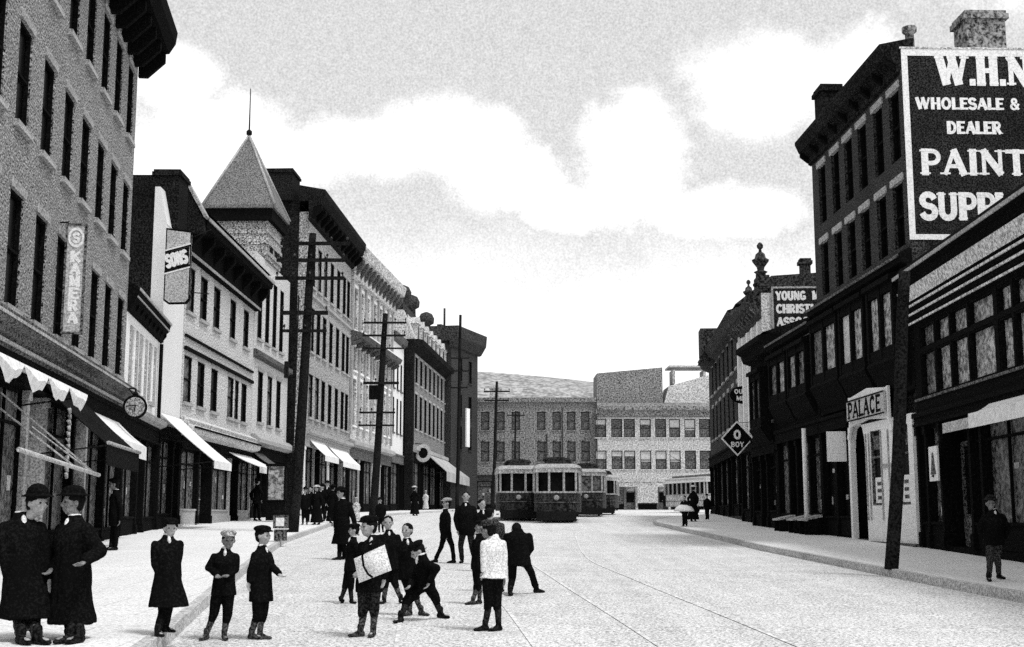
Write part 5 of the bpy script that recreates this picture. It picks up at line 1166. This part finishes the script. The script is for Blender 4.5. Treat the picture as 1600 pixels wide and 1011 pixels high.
# newsboy
n_, nd = bp('newsboy in a big dark cap with a large white bag slung across his front', None, 192, [(563,995),(583,995)], (577,905), (583,848), (576,824), [(566,874),(604,880)], [(560,892),(600,902)], [(568,950),(585,950)], face=-55, body=-15, toes=(-65,-10), knick=True, hat='cap', garment='jacket', hem=(577,925), hemw=(.19,.16), legs=COATG, sock=STOCKG, shoes=SHOEG, headk=1.12, dyh=(-.1,0), skin=SKIN)
Yn = nd['Y']-.26
c = [at(*p_, Yn+d_) for p_, d_ in (((553,873),.06),((601,851),.02),((612,891),.02),((561,911),.06))]
t = thing('news_bag', 'large white canvas newspaper bag hanging tilted before the newsboy', 'bag', c[3])
q = MB(); NX, NY = 10, 8; nn = (c[1]-c[0]).cross(c[3]-c[0]).normalized(); nn = nn if nn.y < 0 else -nn
def bagp(u, v, side):
    p = (c[0]*(1-u)+c[1]*u)*(1-v)+(c[3]*(1-u)+c[2]*u)*v; bulge = .055*math.sin(PI*u)**.6*math.sin(PI*min(1,v*1.0))**.6
    return p-c[3]+nn*(bulge*side+.012*math.sin(u*9+v*4)*math.sin(PI*u)*math.sin(PI*v))
for sd_ in (1, -.6):
    for i in range(NX):
        for j in range(NY):
            P4 = [bagp(i/NX,j/NY,sd_), bagp((i+1)/NX,j/NY,sd_), bagp((i+1)/NX,(j+1)/NY,sd_), bagp(i/NX,(j+1)/NY,sd_)]
            q.poly(P4 if sd_ > 0 else P4[::-1], True)
q.obj('bag_body', KNIT, t)
q = MB(); pts = [at(x,y,Yn-.05+d_)-c[3] for x,y,d_ in ((586,843,.12),(572,852,.03),(566,868,0),(568,885,0),(575,897,0),(582,902,.02))]
for a, b_ in zip(pts, pts[1:]): q.tube(a, b_, .013, n=6)
q.obj('strap', COAT, t)
bp('man in long black coat and hat walking away, just left of the newsboy', None, 108, [(530,875),(538,874)], (535,822), (536,787), (533,771), [(524,806),(553,812)], [(524,824),(557,828)], [(531,852),(537,852)], face=-60, body=150, toes=(-80,-60), garment='coat', hem=(537,850), hemw=(.34,.26), hat='felt', bulk=1.15)
bp('dark boy striding left behind the newsboy with one heel lifted', None, 126, [(532,945),(549,943)], (548,884), (552,846), (553,829), [(545,862),(560,862)], [(543,876),(562,876)], [(541,909),(548,912)], face=-80, body=-75, toes=(-70,40), knick=True, hat='cap', garment='jacket', hem=(549,893), hemw=(.18,.16), sock=STOCK, lift=(True,False))
bp('smiling dark-haired boy in open collar behind the newsboy, jacket unbuttoned', None, 138, [(600,943),(626,943)], (609,880), (608,838), (606,817), [(598,862),(627,857)], [(600,878),(624,872)], [(603,907),(616,908)], face=5, body=10, toes=(-20,20), knick=True, hat=None, garment='jacket', hem=(609,890), hemw=(.2,.16), headk=1.15, sock=STOCKG)
bp('bareheaded boy thrusting one arm to the right, standing behind the stooping boy', None, 148, [(640,962),(658,962)], (638,893), (636,850), (636,829), [(628,870),(648,855)], [(630,886),(658,857)], [(640,925),(648,925)], face=-25, body=15, toes=(-40,60), knick=True, hat=None, garment='jacket', hem=(638,906), hemw=(.19,.16), headk=1.1, dyh=(0,-.1), sock=STOCKG, shoes=SHOEG)
bp('boy stooping low and lunging with his legs wide apart in the road', None, 175, [(626,973),(688,966)], (665,912), (660,876), (653,862), [(648,902),(682,888)], [(640,915),(672,908)], [(636,938),(680,932)], face=-75, body=-70, toes=(-30,55), tilt=30, knick=True, hat='cap', garment='jacket', hem=(663,924), hemw=(.2,.18), headk=1.05, dyhead=-.1, dychest=-.12, dyk=(-.1,.1), dyh=(-.2,0), skin=SKIN)
# group in the middle of the road
bp('man in a light cap and black suit striding left across the road', None, 104, [(681,879),(709,880)], (697,833), (695,804), (698,787), [(689,820),(700,822)], [(691,834),(699,835)], [(690,852),(706,852)], face=-75, body=-70, toes=(-75,-85), hat='cap', hatm=TWEEDL, garment='jacket', hem=(697,842), hemw=(.19,.16), headk=1.0)
bp('bareheaded man in a dark suit walking straight towards the camera, arms held out', None, 110, [(722,880),(742,882)], (729,828), (728,792), (728,776), [(712,811),(744,811)], [(716,828),(742,829)], [(720,854),(737,855)], face=0, body=0, toes=(-15,15), hat=None, garment='jacket', hem=(729,836), hemw=(.20,.15), legs=COATG, bulk=1.1)
bp('dark-haired boy with a white neckerchief, half hidden in the group of boys', None, 106, [(751,893),(759,893)], (755,840), (755,806), (753,788), [(747,822),(765,822)], [(749,836),(764,836)], [(753,866),(758,866)], face=30, body=10, toes=(0,15), hat=None, garment='jacket', hem=(755,850), hemw=(.19,.15), headk=1.1)
bp('boy in a grey jacket turned away behind the boy in the white sweater', None, 122, [(770,925),(784,925)], (776,866), (775,822), (765,803), [(764,842),(786,842)], [(768,856),(788,856)], [(774,895),(782,895)], face=150, body=165, toes=(160,170), knick=True, hat=None, garment='jacket', hem=(776,876), hemw=(.2,.16), top=TWEED, headk=1.05, collar=False)
bp('boy in a white sweater and dark cap seen from behind, facing the group', None, 176, [(758,986),(779,986)], (770,898), (771,846), (763,829), [(757,872),(787,874)], [(756,892),(787,902)], [(763,938),(776,938)], face=-120, body=-150, toes=(-80,-60), knick=True, hat='cap', hatm=TWEED, garment='sweater', top=KNIT, hem=(772,903), hemw=(.225,.18), legs=COAT, bulk=1.02, headk=1.1, skin=SKIND, collar=False, shoes=SHOE)
bp('thin dark boy standing immediately left of the white-sweatered boy', None, 128, [(739,945),(749,944)], (747,884), (748,842), (750,824), [(740,862),(757,862)], [(742,878),(756,878)], [(745,912),(748,912)], face=-70, body=-60, toes=(-80,-70), knick=True, hat='cap', garment='jacket', hem=(747,890), hemw=(.17,.15), sock=STOCKG, shoes=SHOEG, skin=SKIND)
bp('hunched black figure bending forward and running off, head hidden, right of the white sweater', None, 150, [(797,938),(838,921)], (809,872), (809,835), (807,828), [(793,858),(828,856)], [(798,876),(820,874)], [(800,905),(829,892)], face=175, body=175, toes=(170,120), tilt=50, hat=None, garment='coat', hem=(809,884), hemw=(.25,.2), bulk=1.25, headk=.95, dyhead=.2, dychest=.12, collar=False)
# the man on the right pavement
bp('man in dark suit, cap and white collar walking alone on the right pavement', None, 137, [(1545,909),(1561,904)], (1553,842), (1552,804), (1548,787), [(1531,826),(1574,826)], [(1541,844),(1566,844)], [(1547,878),(1559,876)], face=-10, body=8, toes=(-12,20), hat='felt', hatm=COATG, garment='jacket', hem=(1553,852), hemw=(.21,.16), legs=TWEED, bulk=1.12, dyh=(.12,.12), dye=(.08,.08), skin=SKIND)
# kerb crowd far left, all on the pavement beyond the thick pole
CG = 'crowd on the left pavement beyond the thick pole'
for i, (x, y, h, lab, kw) in enumerate([
  (476,820,58,'man in a felt hat nearest the thick pole in the pavement crowd',dict(hat='felt')),
  (485,816,56,'bareheaded figure second from the thick pole in the pavement crowd',dict(hat=None)),
  (495,820,61,'woman with a large pale hat in the pavement crowd',dict(hat='wide',hatm=DRESSL,garment='dress',hem=1)),
  (503,815,58,'man in a bowler behind the pale-hatted woman in the pavement crowd',dict(hat='bowler')),
  (511,812,60,'tallest dark man at the back of the pavement crowd',dict(hat='felt')),
  (519,818,60,'dark-coated woman at the right end of the pavement crowd',dict(hat='wide',garment='dress',hem=1)),
  (401,814,66,'dark man in a hat stepping out of the tower house doorway',dict(hat='felt')),
  (414,808,58,'slighter dark figure just right of the doorway man',dict(hat='cap')),
  (595,832,54,'dark figure in a hat seen between the newsboy and the second pole',dict(hat='felt')),
  (557,818,40,'woman in a pale dress among distant walkers behind the long-coated man',dict(hat='wide',hatm=DRESSL,top=DRESSL,garment='dress',hem=1)),
  (630,797,34,'small dark man under the long grey awning on the left',dict(hat='felt')),
  (648,806,46,'woman in a dark dress and pale hat walking near the mansard block',dict(hat='wide',hatm=DRESSL,garment='dress',hem=1)),
  (665,797,30,'woman in a white dress far down the left pavement',dict(hat='wide',hatm=DRESSL,top=DRESSL,garment='dress',hem=1)),
  (1105,814,42,'man in black standing before the pale tram at the far right',dict(hat='felt')),
  (1083,815,56,'woman in black with a white hat, beside the one with a parasol',dict(hat='wide',hatm=KNIT,garment='dress',hem=1)),
  (1070,823,49,'small dark figure carrying a low white-topped parasol',dict(hat=None)),
  (1039,797,32,'dark figure waiting alone by the kerb before the corner hotel',dict(hat='felt')),
  (1005,795,24,'leftmost tiny figure before the white shop blind of the corner hotel',dict(hat='felt')),
  (1014,796,25,'middle tiny figure before the white shop blind of the corner hotel',dict(hat='felt')),
  (1024,795,24,'rightmost tiny figure before the white shop blind of the corner hotel',dict(hat='wide',garment='dress',hem=1)),
]):
    kw = dict(kw); j = R.uniform(-1,1)*h*.02; f_ = R.choice((-40,0,30,150,170)); sk = kw.pop('hem', 0)
    if sk: kw.update(hem=(x, y-h*.06), hemw=(.30,.28), skirt=True)
    else: kw.update(hem=(x, y-h*.40), hemw=(.2,.16))
    far = h < 50 and y < 800
    bp(lab, None, h, [(x-h*.05,y),(x+h*.06,y)], (x+j*.5,y-h*.52), (x+j,y-h*.80), (x+j*1.5,y-h*.925), [(x-h*.14,y-h*.64),(x+h*.14,y-h*.64)], [(x-h*.12,y-h*.5),(x+h*.12,y-h*.5)], [(x-h*.05,y-h*.28),(x+h*.05,y-h*.28)], face=f_, body=f_*.8, toes=(f_-10,f_+10), vox=.028 if h > 45 else .05, group=CG if i < 6 else None, **kw)
# parasol
p = at(1069,803,52.9); t = thing('parasol', 'low white-topped parasol held by the small figure on the right pavement', 'parasol', (p.x,p.y,p.z))
q = MB(); q.lathe([(.42,0),(.41,.05),(.33,.17),(.19,.26),(.03,.3)],0,0,16,.1); q.obj('canopy', KNIT, t)
q = MB(); q.tube((0,0,-.5),(0,0,.6),.015,n=6); q.obj('shaft', IRON, t)

settle()
